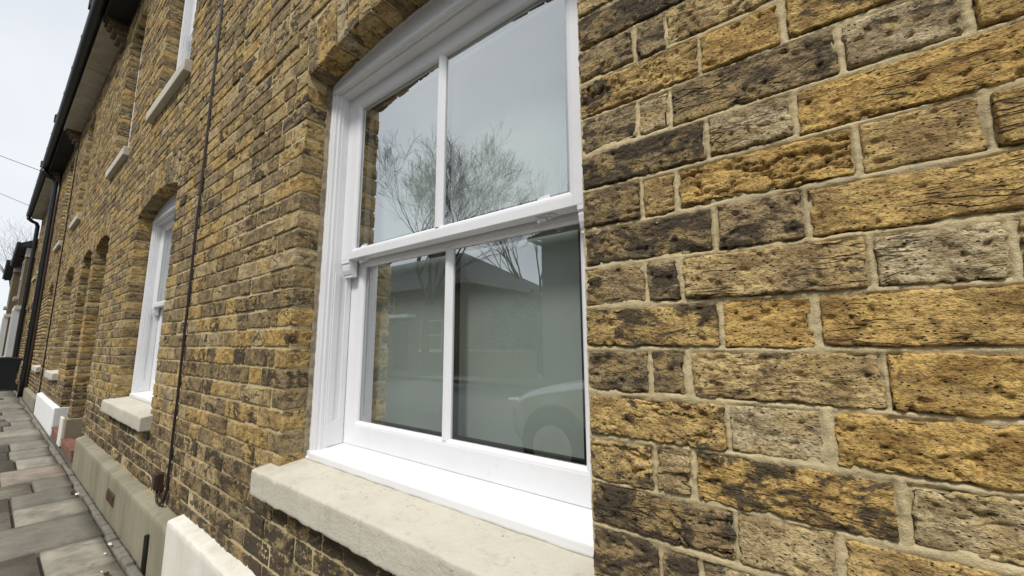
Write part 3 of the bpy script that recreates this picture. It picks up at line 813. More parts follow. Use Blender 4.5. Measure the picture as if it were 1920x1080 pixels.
def stone_sill(o, root, wf, near):
    """thick painted sill; the near one is chipped and uneven"""
    xa, xb = (o['x0']-.075, o['x1']+.08); yf = -.06; zt_b, zt_f, zbt = .7135, .690, .604
    if o['k'] == 'upwin': xa, xb = o['x0']-.09, o['x1']+.09; yf = -.045; zt_b, zt_f, zbt = 3.165, 3.155, 3.063
    elif not near: xa, xb = o['x0']-.06, o['x1']+.06; zt_b, zt_f, zbt = .75 if o['zb'] > .68 else .7135, .735 if o['zb'] > .68 else .692, .64 if o['zb'] > .68 else .604
    nx = 130 if near else 24; ny = 16 if near else 5; nz_ = 9 if near else 4
    Pp = []; Fq = []
    prof = [(.125, zt_b)]+[(.125+(yf+.006-.125)*j/ny, zt_b+(zt_f-zt_b)*j/ny) for j in range(1, ny+1)]+[(yf+.0015, zt_f-.0015), (yf, zt_f-.007)]
    prof += [(yf, zt_f-.007+(zbt+.006-zt_f+.007)*j/nz_) for j in range(1, nz_+1)]+[(yf+.0015, zbt+.0015), (yf+.006, zbt), (.0, zbt), (.12, zbt)]
    k = len(prof); xs = [xa, xa+.0015, xa+.006]+list(np.linspace(xa+.006, xb-.006, nx)[1:-1])+[xb-.006, xb-.0015, xb]
    for i, x in enumerate(xs):
        sh = {0: .006, 1: .0015}.get(min(i, len(xs)-1-i), 0)
        for y, z in prof:
            yy = y+sh*(1 if y < .05 else 0); zc = (zt_f+zbt)/2; z2 = z-sh*(1 if z > zc else -1)
            Pp.append((x, yy, z2))
    for i in range(len(xs)-1):
        for j in range(k-1): Fq.append((i*k+j, (i+1)*k+j, (i+1)*k+j+1, i*k+j+1))
    Pp = np.array(Pp, float)
    if near or not o['k'] == 'upwin':
        amp = 1. if near else .8
        low = (Pp[:, 2] < zbt+.02)[:, None]*np.stack([np.zeros(len(Pp)), np.zeros(len(Pp)), fbm(Pp*np.array([26, 1, 1]), 3)*.006*amp], -1)
        Pp = Pp+low
        dn = .0014*fbm(Pp*14, 3)+.0006*fbm(Pp*90, 2)
        chip = np.clip((fbm(Pp*np.array([30, 45, 45])+5, 3)-.28)/.3, 0, 1)
        edge = np.exp(-((Pp[:, 1]-yf)**2+(Pp[:, 2]-zt_f)**2)/(.012**2))
        Pp[:, 2] += dn-chip*(.0016+.005*edge); Pp[:, 1] += dn*.6+chip*edge*.004
    n0 = len(Pp)
    so_ = npmesh('stone_sill', Pp, np.array(Fq), M['sill'], wf)
    # end caps
    bm = bmesh.new(); bm.from_mesh(so_.data); bm.verts.ensure_lookup_table()
    bm.faces.new([bm.verts[j] for j in range(k)]); bm.faces.new([bm.verts[(len(xs)-1)*k+j] for j in range(k-1, -1, -1)])
    bm.to_mesh(so_.data); bm.free()
    return so_

BL = {'W1': 'pale grey green roller blind behind the large near window', 'W2': 'roller blind behind the smaller ground floor window past the black cable'}
for o in OPEN:
    root = house_root[o['h']]
    if o['k'] in ('win', 'upwin'):
        near = o['id'] == 'W1'
        wf, (fx0, fx1, zb, zt) = sash_window(o, root, o['k'] == 'upwin', near)
        stone_sill(o, root, wf, near)
        bl = MB(); bl.box(fx0+.02, fx1-.02, .290, .295, zb-.02, o['zs']+.1)
        bo = bl.build('blind', M['blind'], wf)
    else:
        dd = MB(); y = .30
        dd.box(o['x0']-.02, o['x1']+.02, y, y+.05, -.02, o['zs']+.12)
        do = dd.build('door', M['door'], root)
        pnl = MB()
        for za, zb_ in ((.35, .95), (1.1, 1.9)):
            for xa, xb in ((o['x0']+.1, o['xc']-.05), (o['xc']+.05, o['x1']-.1)): pnl.box(xa, xb, y-.012, y+.01, za, zb_, .006)
        pnl.build('door_panel', M['door'], do)
        MB().lathe([(.012, -.05), (.028, -.045), (.028, -.02), (.012, -.01)], (o['x0']+.1, y, 1.02), 'y', 12).build('handle', M['chrome'], do)

# ------------------------------------------------------------------ plinths, steps, small things on the wall
def plinth(k, x0, x1, yf, zt, mat, lab, wob=.004, res=.02, slope=.02, ret=None):
    """rendered plinth with an uneven, slightly sloped top"""
    nx = max(2, int((x1-x0)/res)); xs = np.linspace(x0, x1, nx+1)
    prof = [(.01, zt+slope), (.0, zt+slope)]+[(yf*t, zt+slope*(1-t)) for t in (.35, .7, .93)]+[(yf, zt-.006)]+[(yf, z) for z in np.linspace(zt-.03, -.05, 9)]
    kk = len(prof); Pp = np.array([(x, y, z) for x in xs for y, z in prof])
    Fq = np.array([(i*kk+j, (i+1)*kk+j, (i+1)*kk+j+1, i*kk+j+1) for i in range(nx) for j in range(kk-1)])
    top = (Pp[:, 2] > zt-.01)
    Pp[:, 2] += top*fbm(Pp*np.array([34, 40, 1]), 3)*wob*1.6
    Pp[:, 1] += fbm(Pp*9, 3)*wob*.5+top*fbm(Pp*60, 2)*wob*.5
    ob = npmesh('plinth', Pp, Fq, mat, house_root[k])
    bm = bmesh.new(); bm.from_mesh(ob.data); bm.verts.ensure_lookup_table()
    allv = list(bm.verts)
    for s_ in (0, nx):
        lo = [allv[s_*kk+j] for j in range(kk)]; ex = bm.verts.new((xs[s_], .01, -.05)); lp = lo+[ex]
        bm.faces.new(lp if s_ == 0 else lp[::-1])
    bm.to_mesh(ob.data); bm.free(); ob['label'] = lab; return ob
plinth('A', -2.53, 3.3, -.06, .30, M['plinth_white'], 'white painted plinth with a rough plaster top edge', .0045, .012, .012)
plinth('B', -5.66, -2.53, -.06, .255, M['plinth_grey'], 'grey cement plinth with mossy streaks', .005)
plinth('C', -10.75, -7.9, -.05, .315, M['plinth_white2'], 'bright white plinth', .002, .05)
# short return of the white plinth into the doorway, and the pier foot
rt = MB(); rt.box(-7.9, -7.868, -.048, .30, 0, .33, .004); rt.build('plinth_return', M['plinth_white2'], house_root['C'])
pf = MB(); pf.box(-7.10, -6.81, -.035, .28, 0, .30, .008); pf.build('pier_base', M['plinth_buff'], house_root['C'])
pf = MB(); pf.box(-7.104, -6.86, -.055, -.033, 0, .31, .006); pf.build('pier_facing', M['plinth_white'], house_root['C'])
plinth('D', -14.2, -10.95, -.05, .20, M['plinth_grey'], 'grey cement plinth', .004, .05)
plinth('E', -17.2, -14.45, -.05, .20, M['plinth_grey'], 'grey cement plinth beside the bin', .004, .05)
for k, x0, x1 in (('B', -6.79, -5.93), ('C', -7.86, -7.11), ('E', -18.15, -17.3), ('E', -19.7, -18.85)):
    st = MB(); st.box(x0, x1, -.045, .30, 0, .085, .006); s1 = st.build('step', M['red_tile'], house_root[k])
    nn_ = int((x1-x0)/.15)
    for i in range(nn_):
        a_ = x0+(x1-x0)*i/nn_; MB().box(a_+.002, a_+(x1-x0)/nn_-.002, -.053, .03, .085, .100, .003).build('tile', M['red_tile'], s1)

# air brick
ab = MB(); ab.box(-3.925, -3.70, -.064, -.045, .085, .165, .003)
abo = ab.build('air_vent', M['rust'], house_root['B']); abo['label'] = 'small rusty iron air vent in the grey plinth'
for i in range(6):
    MB().box(-3.915+i*.036, -3.897+i*.036, -.070, -.062, .095, .155, .002).build('bar', M['rust'], abo)
cd = MB(); cd.tube([(-2.80, -.068, -.02), (-2.805, -.068, .165)], .012, 8); cd.build('conduit', M['black_paint'], house_root['B'])

# black cable and its box
def wob_path(x, z0, z1, n_, y, amp=.004):
    return [(x+amp*math.sin(z*2.3)+amp*.6*math.sin(z*6.1+1), y+random.uniform(-.001, .001), z) for z in np.linspace(z0, z1, n_)]
cpts = wob_path(-2.808, 5.25, .36, 60, -.010)
loop = [(-2.815, -.014, .33), (-2.83, -.018, .30), (-2.86, -.022, .283), (-2.90, -.024, .288), (-2.925, -.024, .31), (-2.93, -.022, .345)]
cb = MB().tube(cpts+loop, .0055, 8)
co = cb.build('wall_cable', M['cable'], None, True); tag(co, 'thick black cable running down the brick wall to a brown junction box', 'cable')
c2 = MB().tube([(p_[0]+.0085, p_[1]+.002, p_[2]) for p_ in cpts]+[(-2.81, -.012, .32), (-2.845, -.012, .272), (-2.90, -.014, .270), (-2.95, -.016, .30), (-2.955, -.018, .345)], .0032, 6)
tag(c2.build('wall_cable', M['cable'], None, True), 'thin black cable clipped alongside the thick one down the brick wall', 'cable')
jb = MB().box(-2.972, -2.912, -.036, .003, .342, .428, .005).build('junction_box', M['brownplastic']); tag(jb, 'small brown junction box low on the wall at the end of the black cable', 'junction box')
MB().box(-2.969, -2.915, -.042, -.034, .348, .422, .003).build('lid', M['brownplastic'], jb)
for i, z in enumerate(np.arange(.7, 5.2, .62)):
    pass
tag(MB().tube(wob_path(-11.0, 4.9, .3, 24, -.012), .009, 6).build('wall_cable', M['cable'], None, True), 'thin dark cable on the wall above the bright white plinth end', 'cable')

# ------------------------------------------------------------------ eaves, gutters, roofs
SOF = {'A': 'soffit_dark', 'B': 'soffit_dark', 'C': 'soffit_cream', 'D': 'soffit_dark', 'E': 'soffit_cream'}
for k, x0, x1 in HOUSES:
    r_ = house_root[k]; sdark = SOF[k] == 'soffit_dark'
    sb = MB(); zsf = EAVE+(.03 if sdark else 0)
    nb = max(1, int((x1-x0)/1.3))
    so_ = MB().box(x0+.12, x1-.12, -.205, .02, zsf, zsf+.02).build('soffit', M[SOF[k]], r_)
    for i in range(1, nb):
        xj = x0+(x1-x0)*i/nb; MB().box(xj-.02, xj+.02, -.2, .0, zsf-.006, zsf+.001).build('cover_strip', M[SOF[k]], so_)
    MB().box(x0+.003, x1-.003, -.228, -.205, EAVE-.012, EAVE+.17).build('fascia', M[SOF[k]] if not sdark else M['soffit_dark'], r_)
    # half round gutter with collars
    gm = MB(); n_ = 10; gy, gz, gr = -.287, EAVE+.10, .062
    for rr, rev in ((gr, 0), (gr-.006, 1)):
        vs = [(x, gy+rr*math.cos(math.pi+math.pi*j/n_), gz+rr*math.sin(math.pi+math.pi*j/n_)) for x in (x0, x1) for j in range(n_+1)]
        fs = [(j, j+1, n_+2+j, n_+1+j) if not rev else (j+1, j, n_+1+j, n_+2+j) for j in range(n_)]
        gm.add(vs, fs)
    gt = gm.build('gutter', M['gutter'], r_, True)
    for xj in np.arange(x0+.4, x1, 1.02):
        cm = MB(); rr = gr+.006
        vs = [(x, gy+rr*math.cos(math.pi+math.pi*j/n_), gz+.01+rr*math.sin(math.pi+math.pi*j/n_)) for x in (xj, xj+.045) for j in range(n_+1)]
        cm.add(vs, [(j, j+1, n_+2+j, n_+1+j) for j in range(n_)]); cm.box(xj+.005, xj+.04, -.35, -.34, gz-.01, gz+.03, .003)
        cm.build('gutter_bracket', M['gutter'], gt, True)
    # roof: overlapping slate courses
    rf = MB(); cnt = 26
    for i in range(cnt):
        y0_, y1_ = -.26+i*.17, -.26+i*.17+.21; z0_, z1_ = EAVE+.155+i*.17*.75+.006, EAVE+.155+(i*.17+.21)*.75-.004
        rf.add([(x0, y0_, z0_), (x1, y0_, z0_), (x1, y1_, z1_), (x0, y1_, z1_), (x0, y0_, z0_-.012), (x1, y0_, z0_-.012)], [(0, 1, 2, 3), (4, 5, 1, 0)])
    rfo = rf.build('roof', M['slate'], r_); rfo['kind'] = 'stuff'
    bw = MB(); bw.box(x0+.002, x1-.002, 8.0, 8.2, 0, EAVE); bw.box(x0+.002, x0+.15, .34, 8, -.1, EAVE+.1); bw.box(x1-.15, x1-.002, .34, 8, -.1, EAVE+.1)
    bw.box(x0+.16, x1-.16, .34, 8, -.1, -.02); bw.box(x0+.16, x1-.16, .34, 8, EAVE+.02, EAVE+.1)
    bw.build('party_wall', M['opp_brick'], r_)
    # chimney on the ridge side
    ch = MB(); ch.box(x0-.02, x0+.55, 3.6, 4.5, EAVE+2.4, EAVE+4.6); ch.box(x0-.06, x0+.59, 3.55, 4.55, EAVE+4.6, EAVE+4.75)
    co_ = ch.build('chimney', M['opp_brick'], rfo)
# stepped brick corbels at the party lines
for xb_, k in ((-2.72, 'A'), (-6.95, 'B'), (-11.2, 'C'), (-14.35, 'D')):
    for i in range(5):
        z = EAVE-.0757*(5-i)+.10
        MB().box(xb_-.115, xb_+.115, -.045*(i+1), .012, z+.004, z+.0757-.006, .004).build('corbel_brick', M['opp_brick'], house_root[k])
    MB().box(xb_-.06, xb_+.06, -.365, -.27, EAVE+.10, EAVE+.24, .012).build('kneeler', M['slate'], house_root[k])

def downpipe(x, k, r, lab, zt=EAVE+.06):
    pts = [(x, -.287, zt), (x, -.283, zt-.09), (x, -.20, zt-.16), (x, -.11, zt-.20), (x, -.075, zt-.29)]+[(x, -.075, z) for z in np.linspace(zt-.42, .0, 12)]
    o = MB().tube(pts, r, 12).build('downpipe', M['black_paint'], house_root[k], True); o['label'] = lab
    for z in (4.4, 3.0, 1.6, .45):
        MB().lathe([(r+.008, -.05), (r+.008, .05)], (x, -.075, z), 'z', 12).build('collar', M['black_paint'], o)
    return o
downpipe(-14.3, 'D', .052, 'thick black cast iron downpipe')
o = MB().tube([(-14.08, -.03, z) for z in np.linspace(5.2, 0, 8)], .022, 8).build('thin_pipe', M['brownplastic'], house_root['D'], True)
downpipe(-20.05, 'E', .050, 'black downpipe with swan neck at the house end')

# ------------------------------------------------------------------ farther block with bays
def opp_window(root, x0, x1, y, z0, z1, s_=-1, parent=None):
    """simple framed window on a far facade: s_ = direction of the outside along y"""
    f = MB(); t = .06
    ya, yb = sorted((y+s_*.02, y-s_*.10))
    f.box(x0, x0+t, ya, yb, z0, z1); f.box(x1-t, x1, ya, yb, z0, z1); f.box(x0+t, x1-t, ya, yb, z1-t, z1); f.box(x0+t, x1-t, ya, yb, z0, z0+t)
    zm = (z0+z1)/2; f.box(x0+t, x1-t, ya, yb, zm-.03, zm+.03)
    fo = f.build('window', M['far_frame'], root)
    for za, zb_ in ((z0+t, zm-.03), (zm+.03, z1-t)):
        yy = y-s_*.03
        MB().box(x0+t, x1-t, min(yy, yy-s_*.01), max(yy, yy-s_*.01), za, zb_).build('pane', M['dark_glass'], fo)
    ya, yb = sorted((y-s_*.02, y+s_*.1)); MB().box(x0-.06, x1+.06, ya, yb, z0-.09, z0-.002).build('sill', M['sill'], fo)
    return fo

M['far_frame'] = mat_plain('dull_frame_paint', (.40, .40, .39), .6, var=.1)
def far_bay_house(x0, x1, lab, eave=4.45, yb=-.19):
    r_ = empty('bay_house', ((x0+x1)/2, 0, 0), lab, 'house')
    wl = MB(); wl.box(x0, x1, .15, 6, 0, eave+.1); wo = wl.build('wall', M['opp_brick'], r_)
    xa, xb = x1-.1, x1-2.4
    bay = MB(); bay.prism([(x1-.02, .2), (x1-.02, yb), (x1-1.7, yb), (x1-2.1, .2)], 'z', 0, eave-.12); bo = bay.build('bay', M['opp_brick'], r_)
    for i in range(48):
        z = .1+i*.088
        if z < eave-.3: MB().box(x1-.021, x1-.012, yb+.012, .14, z, z+.068).build('brick', M['opp_brick2'], bo)
    opp_window(r_, x1-1.5, x1-.45, yb, .8, 2.15); opp_window(r_, x1-1.5, x1-.45, yb, 2.75, 4.0)
    tr = MB(); tr.box(x1-2.1, x1+.03, yb-.06, .2, 2.3, 2.42); tr.build('cornice', M['plinth_white'], r_)
    for xx in (x1-.16, x1-1.75): MB().box(xx, xx+.16, yb-.07, yb+.06, 0, 2.3).build('column', M['plinth_white2'], r_)
    MB().box(x1-.3, x1+.02, yb-.02, .2, eave-.42, eave-.12).build('capital', M['plinth_white'], r_)
    rf = MB(); rf.prism([(yb-.17, eave-.12), (yb-.17, eave), (3., eave+1.9), (6.1, eave+.1), (6.1, eave-.02), (.2, eave-.02)], 'x', x0, x1+.08); rf.build('roof', M['slate'], r_)
    gm = MB(); gm.tube([(x0, yb-.2, eave-.02), (x1+.08, yb-.2, eave-.02)], .05, 8); gm.build('gutter', M['gutter'], r_)
    op = MB().tube([(x1-2.3, yb-.2, eave-.05), (x1-2.3, .1, eave-.3), (x1-2.3, .1, 0)], .05, 8).build('downpipe', M['black_paint'], r_)
    return r_
M['opp_brick2'] = mat_plain('buff_brown_brick', (.27, .205, .115), .95, var=.35, scale=25)
far_bay_house(-26, -20.35, 'brown brick house with white capped bay just past the terrace end')
far_bay_house(-33, -26.05, 'farther brown house with white bay columns before the bare street tree', 4.6, -.30)

# ------------------------------------------------------------------ ground
g = MB().box(-320, 320, -320, 320, -.6, -.32).build('ground', M['asphalt']); tag(g, kind='structure')
pav = MB().box(-60, 30, -1.98, .32, -.4, -.022).build('pavement', M['bed']); tag(pav, kind='structure')
# slabs: rows across the pavement, irregular lengths
ys = [-.115, -.435, -.90, -1.36, -1.82]
def slab(x0, x1, y0, y1, tone, near=True):
    j = [random.uniform(-.004, .004) for _ in range(6)]
    g_ = .0095; zt = random.gauss(0, .003); tx, ty = random.gauss(0, .004), random.gauss(0, .006)
    nx, ny = (7, 5) if near else (1, 1)
    X = np.linspace(x0+g_+j[0], x1-g_+j[1], nx+1); Y = np.linspace(y0+g_, y1-g_, ny+1)
    V = []; F = []
    for a_ in range(nx+1):
        for b_ in range(ny+1):
            sk = (Y[b_]-y0)/(y1-y0)*j[2]*2; x, y = X[a_]+sk, Y[b_]
            ed = min(a_, nx-a_, b_, ny-b_) == 0
            V.append((x, y, zt+(x-(x0+x1)/2)*tx+(y-(y0+y1)/2)*ty-(.004*random.random() if ed and near else 0)))
    for a_ in range(nx):
        for b_ in range(ny): q = a_*(ny+1)+b_; F.append((q, q+ny+1, q+ny+2, q+1))
    base = len(V)
    ring = [a_*(ny+1) for a_ in range(nx+1)]+[nx*(ny+1)+b_ for b_ in range(1, ny+1)]+[a_*(ny+1)+ny for a_ in range(nx-1, -1, -1)]+[b_ for b_ in range(ny-1, 0, -1)]
    for r_ in ring: V.append((V[r_][0], V[r_][1], -.03))
    n_ = len(ring)
    for i in range(n_): F.append((ring[i], base+i, base+(i+1) % n_, ring[(i+1) % n_]))
    V = np.array(V)
    if near: V[:base, 2] += fbm(V[:base]*7, 2)*.0025
    return npmesh('paving_slab', V, np.array(F), M['slab'], pav, np.tile([[tone, 0, 0]], (len(V), 1)), False, ((x0+x1)/2, (y0+y1)/2, 0))
x = 1.6
while x > -30:
    near = -13 < x < -2.0
    ln = random.uniform(.40, .62)
    y1 = -.115-random.uniform(-.015, .02); xx = x
    while xx > x-ln+.02:                                   # narrow cut stones against the wall
        l2 = min(random.uniform(.14, .30), xx-(x-ln)); slab(xx-l2, xx, y1, -.066, random.uniform(.0, .25), near); xx -= l2
    yy = y1; first = True
    while yy > -1.9:
        wl = random.uniform(.20, .5) if first else random.uniform(.45, .85)
        y0 = yy-wl
        if y0 < -1.7: y0 = -1.98
        tone = min(1, max(0, random.choices((.12, .3, .5, .8, 1.), (24, 30, 22, 18, 3))[0]+random.uniform(-.06, .06)))
        slab(x-ln, x, y0, yy, tone, near and first); yy = y0; first = False
        if x < -18 and y0 < -.8: break
    x -= ln
kb = []
for i in range(40):
    x = 4-i*.92
    MB().box(x-.912, x, -2.13, -1.985, -.35, -.012, .012).build('kerb_stone', M['kerb'], pav)
p2 = MB().box(-60, 30, -10.4, -8.6, -.4, -.03).build('far_pavement', M['bed']); tag(p2, kind='structure')
for i in range(40):
    x = 4-i*.92
    MB().box(x-.912, x, -8.6, -8.46, -.35, -.02, .012).build('kerb_stone', M['bed'], p2)
rd = MB().box(-120, 60, -8.46, -2.13, -.35, -.135).build('road', M['asphalt']); tag(rd, kind='structure')
# litter
for i, (x, y, s_, mt, nm, lb) in enumerate([(-4.55, -.13, .026, 'paper', 'litter', 'curled scrap of white paper beside the grey plinth'), (-4.62, -.15, .03, 'leaf', 'dead_leaf', 'dark dead leaf against the white paper scrap'),
        (-3.28, -.125, .020, 'paper', 'litter', 'white paper scrap on the light slab edge'), (-3.16, -.16, .012, 'paper', 'litter', 'tiny white scrap on the grey slab'),
        (-2.86, -.19, .03, 'leaf', 'dead_leaf', 'dark dead leaf in the slab joint near the white plinth'), (-2.93, -.20, .010, 'paper', 'litter', 'tiny white fleck by the dark leaf')]):
    V = []
    for a_ in range(4):
        for b_ in range(3): V.append((x+(a_-1.5)*s_*.6+random.uniform(-.3, .3)*s_*.4, y+(b_-1)*s_*.35+random.uniform(-.3, .3)*s_*.3, .006+abs(a_-1.5)*s_*.18+random.uniform(0, s_*.15)))
    F = [(a_*3+b_, (a_+1)*3+b_, (a_+1)*3+b_+1, a_*3+b_+1) for a_ in range(3) for b_ in range(2)]
    tag(meshobj(nm, V, F, M[mt], None, True), lb, 'litter' if mt == 'paper' else 'leaf')

# ------------------------------------------------------------------ wheelie bin
def wheelie_bin(x, y):
    r_ = empty('wheelie_bin', (x, y, 0), 'black plastic wheelie bin standing by the far downpipe', 'bin')
    b_ = MB(); t, bt = .29, .235
    b_.add([(x-bt, y-bt, .04), (x+bt, y-bt, .04), (x+bt, y+bt, .04), (x-bt, y+bt, .04), (x-t, y-t, .78), (x+t, y-t, .78), (x+t, y+t, .78), (x-t, y+t, .78)],
           [(0, 3, 2, 1), (0, 1, 5, 4), (1, 2, 6, 5), (2, 3, 7, 6), (3, 0, 4, 7), (4, 5, 6, 7)])
    b_.box(x-t-.02, x+t+.02, y-t-.02, y+t+.02, .75, .785, .008); edge_bevel(b_.build('body', M['bin'], r_), .012)
    l_ = MB(); l_.prism([(y-t-.045, .787), (y+t+.04, .787), (y+t+.03, .815), (y+.05, .85), (y-t+.03, .825), (y-t-.045, .80)], 'x', x-t-.04, x+t+.04)
    edge_bevel(l_.build('lid', M['bin'], r_), .01)
    MB().tube([(x-.2, y+t+.07, .80), (x+.2, y+t+.07, .80)], .014, 8).build('handle', M['bin'], r_)
    for s_ in (-1, 1): MB().lathe([(.03, -.02), (.09, -.02), (.09, .02), (.03, .02)], (x+s_*.23, y+.22, .09), 'x', 16).build('wheel', M['rubber'], r_)
wheelie_bin(-16.72, -.36)

# ------------------------------------------------------------------ overhead wires
def wire(p0, p1, lab, sag=.25):
    p0, p1 = Vector(p0), Vector(p1)
    pts = [p0.lerp(p1, t)+Vector((0, 0, -sag*4*t*(1-t))) for t in np.linspace(0, 1, 24)]
    tag(MB().tube(pts, .0065, 5).build('overhead_wire', M['wire'], None, True), lab, 'wire')
pole = empty('telegraph_pole', (-21.5, -10.2, 0), 'wooden telegraph pole on the opposite pavement', 'pole')
MB().tube([(-21.5, -10.2, -.2), (-21.5, -10.2, 9.9)], .13, 12, True, .09).build('shaft', M['bark'], pole, True)
MB().box(-21.8, -21.2, -10.12, -10.05, 9.5, 9.6, .01).build('crossarm', M['bark'], pole)
wire((-14.4, -.29, 5.26), (-21.45, -10.1, 9.62), 'overhead wire leaving the eaves above the thick black downpipe', .0)
wire((-19.6, -.29, 5.55), (-21.55, -10.1, 9.62), 'overhead wire leaving the eaves at the farther downpipe', .0)

# ------------------------------------------------------------------ bare trees
def bare_tree(loc, height, spread, lab, seed, levels=7, trunk_h=.30, rot=0, trunk_r=None, twig=.0035, grp=None):
    rs = random.Random(seed); r_ = empty('bare_tree', loc, lab, 'tree', grp)
    tb, cb_ = MB(), MB(); base = Vector(loc); R0 = trunk_r or height*.022
    def grow(p, d, ln, r, lv):
        n_ = 4 if lv < 3 else 3; pts = [p.copy()]; q = p.copy(); dd = d.copy()
        for i in range(n_):
            dd = (dd+Vector((rs.gauss(0, .10), rs.gauss(0, .10), rs.gauss(.03, .07)))).normalized(); q = q+dd*ln/n_; pts.append(q.copy())
        r1 = max(twig, r*.66)
        (tb if lv == 0 else cb_).tube(pts, r, 8 if lv < 2 else (5 if lv < 4 else 3), False, r1)
        if lv >= levels: return
        k = 3 if lv < 4 else rs.choice((2, 2, 3, 3))
        if lv == 0: k = 5
        for j in range(k):
            ang = rs.uniform(.25, .62) if lv else rs.uniform(.25, .7)
            ax = Vector((rs.gauss(0, 1), rs.gauss(0, 1), rs.gauss(0, 1))); ax = (ax-dd*ax.dot(dd)).normalized()
            if lv == 0:
                t = 2*math.pi*j/k+rs.uniform(-.3, .3); ax = Vector((math.cos(t), math.sin(t), 0))
            nd = (dd*math.cos(ang)+ax*math.sin(ang)*spread+Vector((0, 0, .10))).normalized()
            st = pts[-1] if (j < 2 or lv == 0) else pts[-2]
            grow(st, nd, ln*rs.uniform(.66, .86) if lv else height*.235*rs.uniform(.8, 1.15), r1*rs.uniform(.62, .8), lv+1)
    grow(base+Vector((0, 0, -.2)), Vector((.02, .01, 1)).normalized(), height*trunk_h, R0, 0)
    tb.build('trunk', M['bark'], r_, True); cb_.build('crown', M['bark'], r_, True)
    return r_
bare_tree((-12.0, -9.2, 0), 8.4, 1.05, 'large bare street tree mirrored in the upper panes of the near window', 14, 8, .34, 0, None, .004)
bare_tree((-11.6, -17.0, 0), 10.0, .8, 'slender bare tree behind the gap between the opposite houses', 21, 6, .22)
bare_tree((-47, 0.0, 0), 9.5, 1.0, 'bare tree at the far end of the street', 9, 6, .3)
bare_tree((-25.0, -9.2, 0), 9.0, 1.0, 'smaller bare street tree farther along the opposite pavement', 33, 6, .3)

# evergreen shrubs in the opposite gap
def shrub(loc, rx, h_, lab, seed, nleaf=2600):
    rs = np.random.default_rng(seed); r_ = empty('evergreen_shrub', loc, lab, 'shrub')
    u = rs.normal(size=(nleaf, 3)); u /= np.linalg.norm(u, axis=1, keepdims=True); rr = rs.uniform(.55, 1, (nleaf, 1))**.5
    lump = 1+.28*vnoise(u*2.3+seed)[:, None]; C_ = u*rr*lump*np.array([rx, rx, h_*.5])+np.array([0, 0, h_*.52])+np.array(loc)
    a_ = rs.normal(size=(nleaf, 3)); b_ = rs.normal(size=(nleaf, 3)); a_ *= .11/np.linalg.norm(a_, axis=1, keepdims=True); b_ *= .06/np.linalg.norm(b_, axis=1, keepdims=True)
    V = np.stack([C_-a_, C_+b_, C_+a_, C_-b_], 1).reshape(-1, 3); F = np.arange(nleaf*4).reshape(-1, 4)
    npmesh('foliage', V, F, M['hedge'], r_, None, False)
    MB().tube([(loc[0], loc[1], -.1), (loc[0], loc[1], h_*.6)], .06, 6).build('stem', M['bark'], r_)
shrub((-9.9, -12.6, 0), 1.3, 3.2, 'dense dark evergreen in the gap between the opposite houses', 3)
shrub((-8.6, -12.2, 0), .9, 2.2, 'low rounded evergreen beside the hipped grey house opposite', 4)

# ------------------------------------------------------------------ houses opposite (mirrored in the panes)
def opposite_house(x0, x1, yf, eave, ridge, mat, lab, hip_l=0, hip_r=0, wins=(), door=None, depth=7.5):
    r_ = empty('opposite_house', ((x0+x1)/2, yf, 0), lab, 'house')
    MB().box(x0, x1, yf-depth, yf, -.1, eave).build('wall', M[mat], r_)
    oh = .28; xa, xb, ya, yb = x0-oh, x1+oh, yf-depth-oh, yf+oh; ym = (ya+yb)/2; z = eave
    rfm = MB(); rfm.add([(xa, yb, z), (xb, yb, z), (xb, ya, z), (xa, ya, z), (xa+hip_l, ym, ridge), (xb-hip_r, ym, ridge)],
             [(0, 1, 5, 4), (1, 2, 5), (2, 3, 4, 5), (3, 0, 4), (3, 2, 1, 0)])
    rf = rfm.build('roof', M['slate'], r_)
    e_ = MB(); e_.box(xa, xb, yb-.02, yb+.1, z-.16, z-.03, .02); e_.box(xa-.1, xa+.02, ya, yb+.1, z-.16, z-.03, .02); e_.box(xb-.02, xb+.1, ya, yb+.1, z-.16, z-.03, .02)
    e_.build('gutter', M['plinth_grey'], r_)
    ch = MB(); xc = (x0+x1)/2; ch.box(xc-.5, xc+.5, ym-.35, ym+.35, ridge-.6, ridge+1.1); ch.box(xc-.56, xc+.56, ym-.41, ym+.41, ridge+1.1, ridge+1.22); ch.build('chimney', M['opp_brick'], rf)
    for (wa, wb, wz0, wz1) in wins: opp_window(r_, wa, wb, yf, wz0, wz1, 1)
    if door is not None:
        d_ = MB(); d_.box(door, door+.95, yf-.05, yf+.03, 0, 2.1); do = d_.build('door', M['door'], r_)
        MB().lathe([(.03, 0), (.03, .06)], (door+.12, yf+.03, 1.), 'y', 10).build('handle', M['chrome'], do)
        MB().box(door-.5, door+1.5, yf, yf+.5, 2.35, 2.5, .02).build('porch_roof', M['plinth_white2'], r_)
    return r_
opposite_house(-22.5, -11.2, -10.6, 3.75, 6.2, 'opp_brick', 'brown brick house opposite with white porch and sloping slate roof', 0, 4.2,
               [(-21.3, -19.9, .9, 2.2), (-17.0, -16.0, 2.55, 3.45), (-14.0, -12.6, .9, 2.2)], -15.9)
opposite_house(-7.55, 4.5, -10.6, 4.95, 8.0, 'opp_render', 'grey rendered hipped house opposite the near window', 4.2, 4.2,
               [(-4.2, -2.6, .9, 2.3), (-4.2, -2.6, 3.0, 4.3), (0, 1.6, .9, 2.3), (0, 1.6, 3.0, 4.3)], -1.9)
opposite_house(-36, -23.2, -10.6, 4.6, 7.0, 'opp_brick', 'long brown house farther along the opposite side', 0, 0,
               [(-26, -24.6, .9, 2.2), (-26, -24.6, 2.9, 4.1), (-31, -29.6, .9, 2.2), (-31, -29.6, 2.9, 4.1)], -28.2)
